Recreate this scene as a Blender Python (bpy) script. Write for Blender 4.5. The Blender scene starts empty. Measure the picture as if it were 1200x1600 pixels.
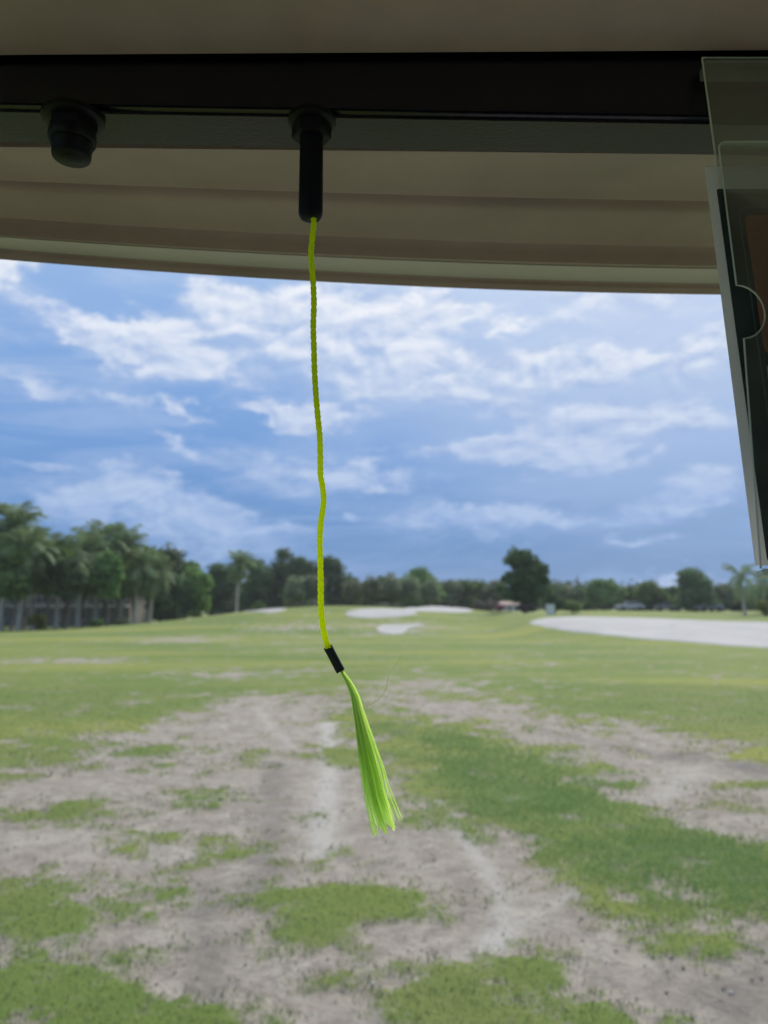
import bpy, bmesh, math, random
import numpy as np
from mathutils import Vector, Matrix, noise as mnoise

R = math.radians
random.seed(7)
rng = np.random.default_rng(7)
scn = bpy.context.scene
COL = scn.collection

# ------------------------------------------------------------------ camera
PITCH = R(7.22)
CAMZ = 1.65
FPX = 1200.0
cam_d = bpy.data.cameras.new('camera')
cam = bpy.data.objects.new('camera', cam_d)
COL.objects.link(cam)
cam.location = (0, 0, CAMZ)
cam.rotation_euler = (math.pi / 2 + PITCH, 0, 0)
cam_d.sensor_fit = 'VERTICAL'
cam_d.sensor_height = 34.6
cam_d.sensor_width = 34.6
cam_d.lens = 34.6 * FPX / 1600.0
cam_d.clip_start = 0.01
cam_d.clip_end = 8000
cam_d.dof.use_dof = True
cam_d.dof.focus_distance = 0.425
cam_d.dof.aperture_fstop = 9.6
scn.camera = cam

# ------------------------------------------------------------------ view
scn.view_settings.view_transform = 'Standard'
scn.view_settings.look = 'None'
scn.view_settings.gamma = 1
scn.view_settings.exposure = 0.0
scn.view_settings.use_curve_mapping = False
scn.cycles.max_bounces = 8
scn.cycles.diffuse_bounces = 6
scn.cycles.glossy_bounces = 3
scn.cycles.transmission_bounces = 4
scn.cycles.transparent_max_bounces = 10
scn.cycles.use_adaptive_sampling = True
scn.cycles.adaptive_threshold = .025

CP, SP = math.cos(PITCH), math.sin(PITCH)


def ray(px, py):
    dx = (px - 600) / FPX
    dy = (800 - py) / FPX
    return Vector((dx, CP - dy * SP, SP + dy * CP))


def at_y(px, py, Y):
    d = ray(px, py)
    t = Y / d.y
    return Vector((d.x * t, Y, CAMZ + d.z * t))


def at_z(px, py, Z):
    d = ray(px, py)
    t = (Z - CAMZ) / d.z
    return Vector((d.x * t, d.y * t, Z))


# ------------------------------------------------------------------ node helpers
class NT:
    def __init__(self, tree):
        self.t = tree
        self.n = tree.nodes
        self.l = tree.links

    def new(self, typ, **kw):
        nd = self.n.new(typ)
        for k, v in kw.items():
            setattr(nd, k, v)
        return nd

    def put(self, sock, v):
        if isinstance(v, bpy.types.NodeSocket):
            self.l.new(v, sock)
        else:
            sock.default_value = v

    def math(self, op, a, b=None, c=None, clamp=False):
        nd = self.new('ShaderNodeMath', operation=op, use_clamp=clamp)
        self.put(nd.inputs[0], a)
        if b is not None:
            self.put(nd.inputs[1], b)
        if c is not None:
            self.put(nd.inputs[2], c)
        return nd.outputs[0]

    def vmath(self, op, a, b=None):
        nd = self.new('ShaderNodeVectorMath', operation=op)
        self.put(nd.inputs[0], a)
        if b is not None:
            self.put(nd.inputs[1], b)
        return nd.outputs['Value'] if op in ('LENGTH', 'DOT_PRODUCT') else nd.outputs[0]

    def noise(self, vec, scale, detail=4, rough=0.55, dist=0.0):
        nd = self.new('ShaderNodeTexNoise')
        if vec is not None:
            self.put(nd.inputs['Vector'], vec)
        nd.inputs['Scale'].default_value = scale
        nd.inputs['Detail'].default_value = detail
        nd.inputs['Roughness'].default_value = rough
        nd.inputs['Distortion'].default_value = dist
        return nd

    def mix(self, fac, a, b, blend='MIX'):
        nd = self.new('ShaderNodeMix', data_type='RGBA', blend_type=blend)
        self.put(nd.inputs[0], fac)
        self.put(nd.inputs[6], a if isinstance(a, bpy.types.NodeSocket) else (*a, 1)[:4])
        self.put(nd.inputs[7], b if isinstance(b, bpy.types.NodeSocket) else (*b, 1)[:4])
        return nd.outputs[2]

    def rng(self, v, a, b, c=0.0, d=1.0, smooth=True):
        nd = self.new('ShaderNodeMapRange', interpolation_type='SMOOTHSTEP' if smooth else 'LINEAR')
        self.put(nd.inputs[0], v)
        nd.inputs[1].default_value = a
        nd.inputs[2].default_value = b
        nd.inputs[3].default_value = c
        nd.inputs[4].default_value = d
        return nd.outputs[0]

    def ramp(self, fac, stops):
        nd = self.new('ShaderNodeValToRGB')
        cr = nd.color_ramp
        while len(cr.elements) < len(stops):
            cr.elements.new(0.5)
        for e, (p, c) in zip(cr.elements, stops):
            e.position = p
            e.color = (*c, 1)
        self.put(nd.inputs[0], fac)
        return nd.outputs[0]


# ------------------------------------------------------------------ world sky
SUN_EL, SUN_AZ = R(37), R(23)     # azimuth clockwise from +Y (ahead)
world = bpy.data.worlds.new('World')
scn.world = world
world.use_nodes = True
w = NT(world.node_tree)
w.n.clear()

CLOUDS = [  # px, py, rx, ry, tilt, strength
    (50, 475, 150, 36, -12, .56), (165, 515, 90, 26, -16, .55), (265, 548, 92, 40, -10, 1.1),
    (140, 545, 60, 16, -28, .85), (215, 525, 70, 26, -25, .75),
    (350, 468, 62, 30, 4, .98), (430, 488, 100, 26, -4, .72), (225, 495, 50, 12, 4, .45),
    (520, 470, 90, 42, 0, .95), (600, 512, 120, 38, 8, .85), (700, 488, 46, 38, 25, 1.05), (650, 470, 60, 24, 12, .7),
    (780, 506, 27, 13, 0, .72), (470, 651, 92, 20, -4, 1.1), (420, 645, 40, 16, -8, .9),
    (560, 560, 210, 60, -4, .36), (720, 590, 220, 50, 0, .36), (420, 540, 140, 34, -6, .46), (400, 600, 130, 26, -10, .4),
    (860, 572, 150, 28, 4, .76), (980, 574, 130, 18, 9, .72), (962, 548, 34, 15, 22, .72), (720, 570, 120, 22, 4, .6),
    (680, 545, 80, 20, 0, .62), (640, 620, 150, 26, 0, .4), (810, 630, 120, 22, 0, .42),
    (820, 702, 140, 32, -3, .9), (755, 695, 62, 24, 0, 1.0), (935, 668, 120, 32, 9, .82), (1055, 648, 66, 18, 0, .66),
    (925, 736, 60, 18, -3, .92), (860, 660, 60, 14, 0, .6), (690, 705, 70, 12, -4, .6),
    (1040, 782, 110, 28, 10, .68), (1105, 752, 70, 26, 6, .68), (1010, 846, 50, 14, 0, .56),
    (620, 752, 66, 20, 0, .56), (480, 742, 190, 40, -5, .42), (560, 735, 90, 16, -4, .5), (740, 812, 160, 32, 3, .62),
    (690, 795, 60, 18, 0, .55), (860, 800, 60, 18, 0, .56),
    (230, 790, 200, 38, -8, .64), (250, 765, 80, 18, -6, .6), (380, 815, 100, 20, -8, .54), (100, 800, 100, 26, 6, .54),
    (330, 852, 160, 22, -4, .44), (150, 625, 130, 11, -8, .5), (285, 646, 70, 8, -13, .55),
    (70, 726, 70, 8, 0, .46), (182, 734, 24, 9, 0, .5), (300, 690, 90, 13, -12, .45),
    (555, 808, 24, 11, 0, .52), (1010, 708, 27, 14, 0, .7), (832, 757, 22, 8, 0, .5), (588, 700, 22, 6, 0, .6),
    (950, 478, 260, 54, 0, .46), (1100, 560, 60, 40, 0, .44), (1060, 902, 58, 12, 4, .95), (1000, 908, 22, 8, 0, .8),
    (8, 420, 34, 12, 0, .9), (20, 590, 70, 20, 0, .35), (1130, 660, 60, 20, 0, .5), (1110, 618, 36, 9, 0, .5),
]

grp = bpy.data.node_groups.new('cloud_density', 'ShaderNodeTree')
grp.interface.new_socket('Vector', in_out='INPUT', socket_type='NodeSocketVector')
grp.interface.new_socket('Puff', in_out='OUTPUT', socket_type='NodeSocketFloat')
grp.interface.new_socket('Density', in_out='OUTPUT', socket_type='NodeSocketFloat')
g = NT(grp)
gi = g.new('NodeGroupInput')
go = g.new('NodeGroupOutput')
UV = gi.outputs[0]
sc1 = g.vmath('MULTIPLY', UV, (1 / 130, 1 / 60, 1.0))
cw = g.new('ShaderNodeCombineXYZ')
g.put(cw.inputs[0], g.math('MULTIPLY', g.math('SUBTRACT', g.noise(sc1, 1.0, 5, .62).outputs[0], .5), 210))
g.put(cw.inputs[1], g.math('MULTIPLY', g.math('SUBTRACT', g.noise(g.vmath('ADD', sc1, (9.3, 4.1, 2.2)), 1.25, 5, .64).outputs[0], .5), 104))
UW = g.vmath('ADD', UV, cw.outputs[0])
acc = None
for (px, py, rx, ry, an, st) in CLOUDS:
    d = ray(px, py).normalized()
    u0 = math.atan2(d.x, d.y) * 1000
    v0 = math.asin(d.z) * 1000
    mp = g.new('ShaderNodeMapping', vector_type='TEXTURE')
    if acc is None:
        g.put(mp.inputs[0], UW)
    else:                     # chained on the sum so far, which keeps the shader's working set small
        ma = g.new('ShaderNodeVectorMath', operation='MULTIPLY_ADD')
        g.put(ma.inputs[0], acc)
        ma.inputs[1].default_value = (0, 0, 1e-6)
        g.put(ma.inputs[2], UW)
        g.put(mp.inputs[0], ma.outputs[0])
    k = 1000 / FPX * 1.55
    mp.inputs[1].default_value = (u0, v0, 0)
    mp.inputs[2].default_value = (0, 0, R(an))
    mp.inputs[3].default_value = (rx * k, ry * k, 1)
    b = g.rng(g.vmath('LENGTH', mp.outputs[0]), 0, 1, st * (1.22 if py > 640 else .98), 0)
    acc = b if acc is None else g.math('ADD', acc, g.math('MULTIPLY', b, g.math('SUBTRACT', 1.0, g.math('MULTIPLY', acc, .55))))
fb = g.noise(g.vmath('MULTIPLY', UV, (1 / 84, 1 / 40, 1.0)), 1.0, 8, .64, .45).outputs[0]
# thin cloud scraps that belong to the whole sky, in and out of the frame
gen = g.rng(g.noise(g.vmath('MULTIPLY', UV, (1 / 300, 1 / 90, 1.0)), 1.0, 5, .6, .6).outputs[0], .43, .8, 0, .46)
tot = g.math('ADD', g.math('MULTIPLY', acc, g.math('ADD', .12, g.math('MULTIPLY', fb, 1.75))), gen)
g.put(go.inputs['Density'], g.rng(tot, .05, .90, 0, 1))
g.put(go.inputs['Puff'], fb)

tc = w.new('ShaderNodeTexCoord')
dirv = w.vmath('NORMALIZE', tc.outputs['Generated'])
sx = w.new('ShaderNodeSeparateXYZ')
w.put(sx.inputs[0], dirv)
az = w.math('MULTIPLY', w.math('ARCTAN2', sx.outputs[0], sx.outputs[1]), 1000)
el = w.math('ARCSINE', sx.outputs[2])
elk = w.math('MULTIPLY', el, 1000)
cb = w.new('ShaderNodeCombineXYZ')
w.put(cb.inputs[0], az)
w.put(cb.inputs[1], elk)
g1 = w.new('ShaderNodeGroup', node_tree=grp)
w.put(g1.inputs[0], cb.outputs[0])
dens = g1.outputs['Density']
# relief: brighter where the puffs swell, greyer in the thick undersides
rel = w.noise(w.vmath('MULTIPLY', w.vmath('ADD', cb.outputs[0], (7, 11, 0)), (1 / 84, 1 / 40, 1.0)), 1.0, 6, .64, .45).outputs[0]
dif = w.math('SUBTRACT', g1.outputs['Puff'], rel)
lit = w.rng(w.math('ADD', w.math('MULTIPLY', dens, .30), w.math('MULTIPLY', dif, 2.2)), -.12, .56, 0, 1, False)

nish = w.new('ShaderNodeTexSky', sky_type='NISHITA')
nish.sun_disc = False
nish.sun_elevation = SUN_EL
nish.sun_rotation = SUN_AZ
nish.air_density = 1.0
nish.dust_density = 1.2
nish.ozone_density = 2.0
# distant blue rain sky low down, whiter thin cloud higher up: a veil over the clear sky
eln = w.math('DIVIDE', el, R(90), clamp=True)
SK = 10.0   # the background strength is .1, so colours are ten times the seen radiance
veil = w.ramp(eln, [(0.0, (.10, .24, .51)), (.05, (.11, .26, .55)), (.13, (.165, .335, .68)), (.22, (.24, .42, .76)),
                    (.34, (.43, .59, .86)), (.5, (.58, .69, .87)), (1.0, (.66, .74, .88))])
sund = Vector((math.sin(SUN_AZ) * math.cos(SUN_EL), math.cos(SUN_AZ) * math.cos(SUN_EL), math.sin(SUN_EL)))
glow = w.rng(w.vmath('DOT_PRODUCT', dirv, tuple(sund)), .80, 1.0, 0, .4)
veil = w.mix(glow, veil, (.95, .98, 1.0))
base = w.mix(.95, nish.outputs[0], w.vmath('SCALE', veil))
vs = base.node.inputs[7].links[0].from_node
vs.inputs['Scale'].default_value = SK
hi = w.rng(el, R(4), R(26), 0, 1)
ctop = w.mix(hi, (.45, .58, .82), (.96, .97, 1.0))
cbot = w.mix(hi, (.27, .41, .72), (.44, .56, .80))
ccol = w.mix(lit, cbot, ctop)
cs = w.vmath('SCALE', ccol)
cs.node.inputs['Scale'].default_value = SK
# a thin grey-blue streaky sheet under the bright puffs, everywhere in the sky
rot = w.new('ShaderNodeMapping')
w.put(rot.inputs[0], cb.outputs[0])
rot.inputs[2].default_value = (0, 0, R(-7))
rot.inputs[3].default_value = (1 / 260, 1 / 46, 1)
sheet = w.noise(rot.outputs[0], 1.0, 7, .64, .9).outputs[0]
shc = w.vmath('SCALE', w.mix(hi, (.30, .45, .74), (.56, .66, .86)))
shc.node.inputs['Scale'].default_value = SK
base = w.mix(w.rng(sheet, .40, .70, 0, .58), base, shc)
skyc = w.mix(w.math('MULTIPLY', dens, .86), base, cs)
bg = w.new('ShaderNodeBackground')
w.put(bg.inputs[0], skyc)
bg.inputs[1].default_value = 0.1
wo = w.new('ShaderNodeOutputWorld')
w.put(wo.inputs[0], bg.outputs[0])

# ------------------------------------------------------------------ sun behind thin cloud
sun_d = bpy.data.lights.new('sun', 'SUN')
sun_d.energy = 3.4
sun_d.angle = R(11)
sun_d.color = (1.0, .96, .88)
sun = bpy.data.objects.new('sun', sun_d)
COL.objects.link(sun)
sun.rotation_euler = (-sund).to_track_quat('-Z', 'Y').to_euler()


# ------------------------------------------------------------------ object helpers
def setp(o, label=None, cat=None, group=None, kind=None):
    if label: o['label'] = label
    if cat: o['category'] = cat
    if group: o['group'] = group
    if kind: o['kind'] = kind
    return o


def thing(name, label, cat, loc=(0, 0, 0), rz=0.0, group=None):
    o = bpy.data.objects.new(name, None)
    COL.objects.link(o)
    o.location = loc
    o.rotation_euler = (0, 0, rz)
    o.empty_display_size = .2
    return setp(o, label, cat, group)


def link(name, me, mat, parent=None):
    o = bpy.data.objects.new(name, me)
    COL.objects.link(o)
    if mat is not None and len(me.materials) == 0:
        me.materials.append(mat)
    if parent is not None:
        o.parent = parent
    return o


def copy_tree(o, parent=None):
    c = o.copy()
    COL.objects.link(c)
    if parent is not None:
        c.parent = parent
    for ch in o.children:
        copy_tree(ch, c)
    return c


def ribbon(mb_, pts, w_, rnd):
    ph = rnd.uniform(0, 6.28)
    vs = []
    m_ = len(pts)
    for i, p in enumerate(pts):
        tg = (pts[min(i + 1, m_ - 1)] - pts[max(i - 1, 0)]).normalized()
        a = tg.cross(Vector((0, 1, 0))).normalized()
        b = tg.cross(a)
        an = ph + i * .12
        d = (a * math.cos(an) + b * math.sin(an)) * w_
        vs += [p - d, p + d]
    mb_.add(vs, [(2 * i, 2 * i + 1, 2 * i + 3, 2 * i + 2) for i in range(m_ - 1)])


class MB:
    def __init__(self):
        self.v = []
        self.f = []

    def add(self, vs, fs):
        b = len(self.v)
        self.v += [tuple(x) for x in vs]
        self.f += [tuple(i + b for i in f) for f in fs]

    def box(self, c, s, rot=None):
        c = Vector(c)
        vs = []
        for i in (-.5, .5):
            for j in (-.5, .5):
                for k in (-.5, .5):
                    q = Vector((i * s[0], j * s[1], k * s[2]))
                    if rot is not None:
                        q = rot @ q
                    vs.append(c + q)
        self.add(vs, [(0, 1, 3, 2), (4, 6, 7, 5), (0, 4, 5, 1), (2, 3, 7, 6), (0, 2, 6, 4), (1, 5, 7, 3)])

    def tube(self, pts, rad, n=8, caps=True):
        pts = [Vector(p) for p in pts]
        m = len(pts)
        rads = rad if isinstance(rad, (list, tuple)) else [rad] * m
        up = Vector((0.31, .17, .93))
        vs = []
        prev = None
        for i, p in enumerate(pts):
            t = (pts[min(i + 1, m - 1)] - pts[max(i - 1, 0)]).normalized()
            if prev is None:
                a = t.cross(up)
                if a.length < 1e-4:
                    a = t.cross(Vector((1, 0, 0)))
            else:
                a = prev - t * prev.dot(t)
            a.normalize()
            prev = a
            b = t.cross(a)
            for k in range(n):
                an = 2 * math.pi * k / n
                vs.append(p + (a * math.cos(an) + b * math.sin(an)) * rads[i])
        fs = []
        for i in range(m - 1):
            for k in range(n):
                fs.append((i * n + k, i * n + (k + 1) % n, (i + 1) * n + (k + 1) % n, (i + 1) * n + k))
        if caps:
            fs.append(tuple(range(n - 1, -1, -1)))
            fs.append(tuple(range((m - 1) * n, m * n)))
        self.add(vs, fs)

    def lathe(self, prof, n=24, c=(0, 0, 0), hexa=None):
        """prof: list of (r, z) bottom to top, axis z"""
        c = Vector(c)
        vs = []
        for (r, z) in prof:
            for k in range(n):
                an = 2 * math.pi * k / n
                vs.append(c + Vector((r * math.cos(an), r * math.sin(an), z)))
        fs = []
        for i in range(len(prof) - 1):
            for k in range(n):
                fs.append((i * n + k, i * n + (k + 1) % n, (i + 1) * n + (k + 1) % n, (i + 1) * n + k))
        fs.append(tuple(range(n - 1, -1, -1)))
        fs.append(tuple(range((len(prof) - 1) * n, len(prof) * n)))
        self.add(vs, fs)

    def mesh(self, name, smooth=True, bevel=0.0, segs=2):
        me = bpy.data.meshes.new(name)
        me.from_pydata(self.v, [], self.f)
        bm = bmesh.new()
        bm.from_mesh(me)
        bmesh.ops.recalc_face_normals(bm, faces=bm.faces)
        if bevel > 0:
            ed = [e for e in bm.edges if len(e.link_faces) == 2 and e.calc_face_angle(0) > R(35)]
            bmesh.ops.bevel(bm, geom=ed, offset=bevel, segments=segs, affect='EDGES', clamp_overlap=True)
        bm.to_mesh(me)
        bm.free()
        if smooth:
            me.shade_smooth()
            try:
                me.set_sharp_from_angle(angle=R(38))
            except Exception:
                pass
        return me


def np_mesh(name, verts, quads, smooth=False):
    me = bpy.data.meshes.new(name)
    nv, nq, k = len(verts), len(quads), quads.shape[1]
    me.vertices.add(nv)
    me.vertices.foreach_set('co', np.asarray(verts, np.float32).ravel())
    me.loops.add(nq * k)
    me.loops.foreach_set('vertex_index', np.asarray(quads, np.int32).ravel())
    me.polygons.add(nq)
    me.polygons.foreach_set('loop_start', np.arange(0, nq * k, k, dtype=np.int32))
    me.update(calc_edges=True)
    me.validate()
    if smooth:
        me.shade_smooth()
    return me


# ------------------------------------------------------------------ materials
def mat(name, col, rough=.6, var=.12, scale=12, metal=0.0, spec=.5, bump=0.0, bscale=60, sheen=None, coat=0):
    m = bpy.data.materials.new(name)
    m.use_nodes = True
    t = NT(m.node_tree)
    t.n.clear()
    o = t.new('ShaderNodeOutputMaterial')
    p = t.new('ShaderNodeBsdfPrincipled')
    t.put(o.inputs[0], p.outputs[0])
    tcn = t.new('ShaderNodeTexCoord')
    nz = t.noise(tcn.outputs['Object'], scale, 5, .6)
    f = t.rng(nz.outputs[0], .3, .7, 1 - var, 1 + var, False)
    c = t.vmath('SCALE', (*col,)[:3])
    t.put(c.node.inputs['Scale'], f)
    t.put(p.inputs['Base Color'], c)
    t.put(p.inputs['Roughness'], t.rng(nz.outputs[0], .2, .8, max(.02, rough * .8), min(1, rough * 1.2), False))
    p.inputs['Metallic'].default_value = metal
    p.inputs['Specular IOR Level'].default_value = spec
    p.inputs['Coat Weight'].default_value = coat
    if bump > 0:
        b = t.new('ShaderNodeBump')
        b.inputs['Strength'].default_value = bump
        b.inputs['Distance'].default_value = .002
        t.put(b.inputs['Height'], t.noise(tcn.outputs['Object'], bscale, 5, .6).outputs[0])
        t.put(p.inputs['Normal'], b.outputs[0])
    return m


def leaf_mat(name, c1, c2, trans=.42, rough=.65, scale=.6):
    m = bpy.data.materials.new(name)
    m.use_nodes = True
    t = NT(m.node_tree)
    t.n.clear()
    o = t.new('ShaderNodeOutputMaterial')
    gm = t.new('ShaderNodeNewGeometry')
    tcn = t.new('ShaderNodeTexCoord')
    nz = t.noise(tcn.outputs['Object'], scale, 4, .6)
    f = t.math('ADD', t.math('MULTIPLY', gm.outputs['Random Per Island'], .55),
               t.math('MULTIPLY', t.rng(nz.outputs[0], .3, .7), .45))
    c = t.mix(f, c1, c2)
    oi = t.new('ShaderNodeObjectInfo')
    hs = t.new('ShaderNodeHueSaturation')
    t.put(hs.inputs['Hue'], t.rng(oi.outputs['Random'], 0, 1, .485, .512, False))
    t.put(hs.inputs['Value'], t.rng(oi.outputs['Random'], 0, 1, .8, 1.2, False))
    t.put(hs.inputs['Color'], c)
    p = t.new('ShaderNodeBsdfPrincipled')
    t.put(p.inputs['Base Color'], hs.outputs[0])
    p.inputs['Roughness'].default_value = rough
    p.inputs['Specular IOR Level'].default_value = .3
    tr = t.new('ShaderNodeBsdfTranslucent')
    t.put(tr.inputs[0], hs.outputs[0])
    ms = t.new('ShaderNodeMixShader')
    ms.inputs[0].default_value = trans
    t.put(ms.inputs[1], p.outputs[0])
    t.put(ms.inputs[2], tr.outputs[0])
    t.put(o.inputs[0], ms.outputs[0])
    return m


M = {}
M['leaf_dark'] = leaf_mat('leaf_dark', (.068, .122, .05), (.135, .205, .08))
M['leaf_mid'] = leaf_mat('leaf_mid', (.10, .18, .05), (.20, .30, .09))
M['leaf_light'] = leaf_mat('leaf_light', (.11, .19, .045), (.22, .32, .09))
M['leaf_round'] = leaf_mat('leaf_round', (.17, .215, .12), (.28, .33, .19))
M['frond'] = leaf_mat('frond', (.14, .21, .085), (.28, .36, .165), .25)
M['bush_yellow'] = leaf_mat('bush_yellow', (.12, .15, .025), (.24, .24, .05))
M['bush_brown'] = leaf_mat('bush_brown', (.09, .075, .055), (.16, .13, .09), .1)
M['bark'] = mat('bark', (.15, .125, .10), .9, .3, 6, bump=.5, bscale=20)
M['palm_bark'] = mat('palm_bark', (.42, .385, .33), .9, .25, 5, bump=.4, bscale=14)
M['sand_white'] = mat('bunker_sand', (.47, .445, .42), .95, .16, .45, spec=.1, bump=.8, bscale=5)
M['wall_grey'] = mat('building_render', (.21, .185, .16), .9, .12, .8)
M['wall_white'] = mat('white_render', (.72, .71, .68), .85, .06, 1)
M['tile_pink'] = mat('roof_tile', (.33, .215, .18), .9, .2, 2)
M['glass_dark'] = mat('window_glass', (.02, .025, .03), .12, .1, 2)
M['car_white'] = mat('car_paint_white', (.45, .45, .45), .3, .03, 2, coat=.5)
M['car_silver'] = mat('car_paint_silver', (.22, .225, .23), .3, .03, 2, coat=.5)
M['car_red'] = mat('car_paint_red', (.22, .03, .03), .3, .05, 2, coat=.5)
M['tyre'] = mat('tyre_rubber', (.02, .02, .02), .9, .1, 8)
M['roof_beige'] = mat('roof_plastic_beige', (.405, .305, .325), .55, .13, 9, spec=.25, bump=.12, bscale=300)
M['sky_sheen'] = mat('lip_sheen_grey', (.56, .51, .55), .4, .05, 9, spec=.5)  # sky sheen along the roof lip, given as a lighter base colour
M['bar_black'] = mat('powder_coat_black', (.0010, .0016, .010), .13, .3, 30, spec=.6, bump=.12, bscale=500)
M['bolt_black'] = mat('bolt_black', (.004, .0045, .008), .42, .3, 60, spec=.22)
M['cap_black'] = mat('vinyl_black', (.004, .0045, .012), .5, .2, 60, spec=.18)
M['seat'] = mat('seat_vinyl', (.46, .44, .44), .6, .1, 5)
M['cart_body'] = mat('cart_body_white', (.34, .335, .35), .35, .05, 5)
M['floor_mat'] = mat('floor_rubber', (.035, .035, .04), .9, .1, 20)
M['sleeve'] = mat('heat_shrink_black', (.016, .02, .018), .65, .15, 200, spec=.3)
M['tape'] = mat('foam_tape', (.16, .165, .16), .8, .1, 80)

# ------------------------------------------------------------------ terrain
def sstep(a, b, x):
    t = np.clip((x - a) / (b - a), 0, 1)
    return t * t * (3 - 2 * t)


def _hash(ix, iy, s):
    h = np.sin(ix * 127.1 + iy * 311.7 + s * 74.7) * 43758.5453
    return h - np.floor(h)


def vnoise(x, y, s=0):
    ix, iy = np.floor(x), np.floor(y)
    fx, fy = x - ix, y - iy
    fx = fx * fx * (3 - 2 * fx)
    fy = fy * fy * (3 - 2 * fy)
    a, b = _hash(ix, iy, s), _hash(ix + 1, iy, s)
    c, d = _hash(ix, iy + 1, s), _hash(ix + 1, iy + 1, s)
    return (a + (b - a) * fx) * (1 - fy) + (c + (d - c) * fx) * fy


def fbm(x, y, o=4, s=0, gain=.55):
    v = np.zeros_like(x, dtype=float)
    amp, tot = 1.0, 0.0
    for i in range(o):
        v += amp * (vnoise(x * 2 ** i + 13.7 * i, y * 2 ** i + 5.1 * i, s + i) - .5)
        tot += amp
        amp *= gain
    return v / tot * 2


def H(x, y):
    x = np.asarray(x, float)
    y = np.asarray(y, float)
    h = 1.35 * sstep(52, 112, y) * sstep(-42, -8, x)
    h = h - .32 * sstep(30, 70, y) * sstep(-10, -30, x)
    m1 = 1.45 * np.exp(-((x + 4.5) / 15.5) ** 2 - ((y - 75) / 15) ** 2)
    h = h + m1
    h = h + .62 * np.exp(-((x - 6.8) / 5.5) ** 2 - ((y - 91) / 7) ** 2)
    # raised face of the big bunker on the right
    b = .92 * sstep(33, 52, y) * sstep(6.5, 12, x) * (1 - sstep(56, 92, y))
    h = h + b * (1 - .35 * sstep(40, 90, x))
    # gentle rolls
    h = h + .10 * sstep(14, 40, y) * np.sin(x * .11 + 1.3) * np.sin(y * .09)
    h = h + .03 * fbm(x * .35, y * .35, 3, 40) * sstep(1.5, 4, y)
    return h


def ground(px, py):
    d = ray(px, py)
    t = 2.0
    prev = t
    while t < 1500:
        z = CAMZ + d.z * t
        if z < float(H(d.x * t, d.y * t)):
            lo, hi_ = prev, t
            for _ in range(24):
                mid = (lo + hi_) / 2
                if CAMZ + d.z * mid < float(H(d.x * mid, d.y * mid)):
                    hi_ = mid
                else:
                    lo = mid
            return Vector((d.x * lo, d.y * lo, float(H(d.x * lo, d.y * lo))))
        prev = t
        t *= 1.006
    return Vector((d.x * t, d.y * t, 0))


def gpoly(pts, ymax=None):
    out = []
    for p in pts:
        q = ground(*p)
        if ymax is not None and q.y > ymax:      # the ray clears the crest: keep the point on the crest
            b = at_y(p[0], p[1], ymax)
            q = Vector((b.x, ymax + min(3.0, .6 * (b.z - float(H(b.x, ymax)))), 0))
        out.append((q.x, q.y))
    return np.array(out)


def sdf(poly, x, y):
    """signed distance, positive inside"""
    dmin = np.full(x.shape, 1e9)
    ins = np.zeros(x.shape, bool)
    n = len(poly)
    for i in range(n):
        ax, ay = poly[i]
        bx, by = poly[(i + 1) % n]
        ex, ey = bx - ax, by - ay
        L = ex * ex + ey * ey + 1e-12
        t = np.clip(((x - ax) * ex + (y - ay) * ey) / L, 0, 1)
        dmin = np.minimum(dmin, np.hypot(x - ax - t * ex, y - ay - t * ey))
        if abs(by - ay) > 1e-9:
            c = ((ay > y) != (by > y)) & (x < (bx - ax) * (y - ay) / (by - ay) + ax)
            ins ^= c
    return np.where(ins, dmin, -dmin)


DIRT = [gpoly(p) for p in [
    [(-300, 1270), (0, 1222), (100, 1192), (190, 1145), (330, 1112), (370, 1086), (470, 1083), (505, 1125), (560, 1132),
     (610, 1185), (650, 1245), (710, 1285), (770, 1312), (850, 1345), (905, 1392), (940, 1425), (1060, 1482), (1200, 1452),
     (1500, 1460), (1500, 1640), (-300, 1640)],
    [(625, 1094), (760, 1094), (860, 1112), (960, 1138), (1060, 1158), (1210, 1188), (1480, 1230), (1480, 1330), (1210, 1312),
     (1130, 1298), (1040, 1262), (985, 1230), (930, 1195), (830, 1170), (760, 1142), (690, 1120)],
    [(600, 1068), (690, 1066), (745, 1072), (720, 1080), (610, 1078)],
    [(320, 1050), (400, 1048), (430, 1056), (360, 1060)],
    [(590, 978), (640, 975), (660, 979), (636, 984), (628, 991), (600, 991), (588, 985)],
    [(250, 996), (320, 995), (330, 1000), (240, 1004)],
    [(60, 1028), (150, 1030), (140, 1036), (50, 1034)],
    [(440, 975), (520, 978), (500, 984), (430, 982)],
]]
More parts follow.
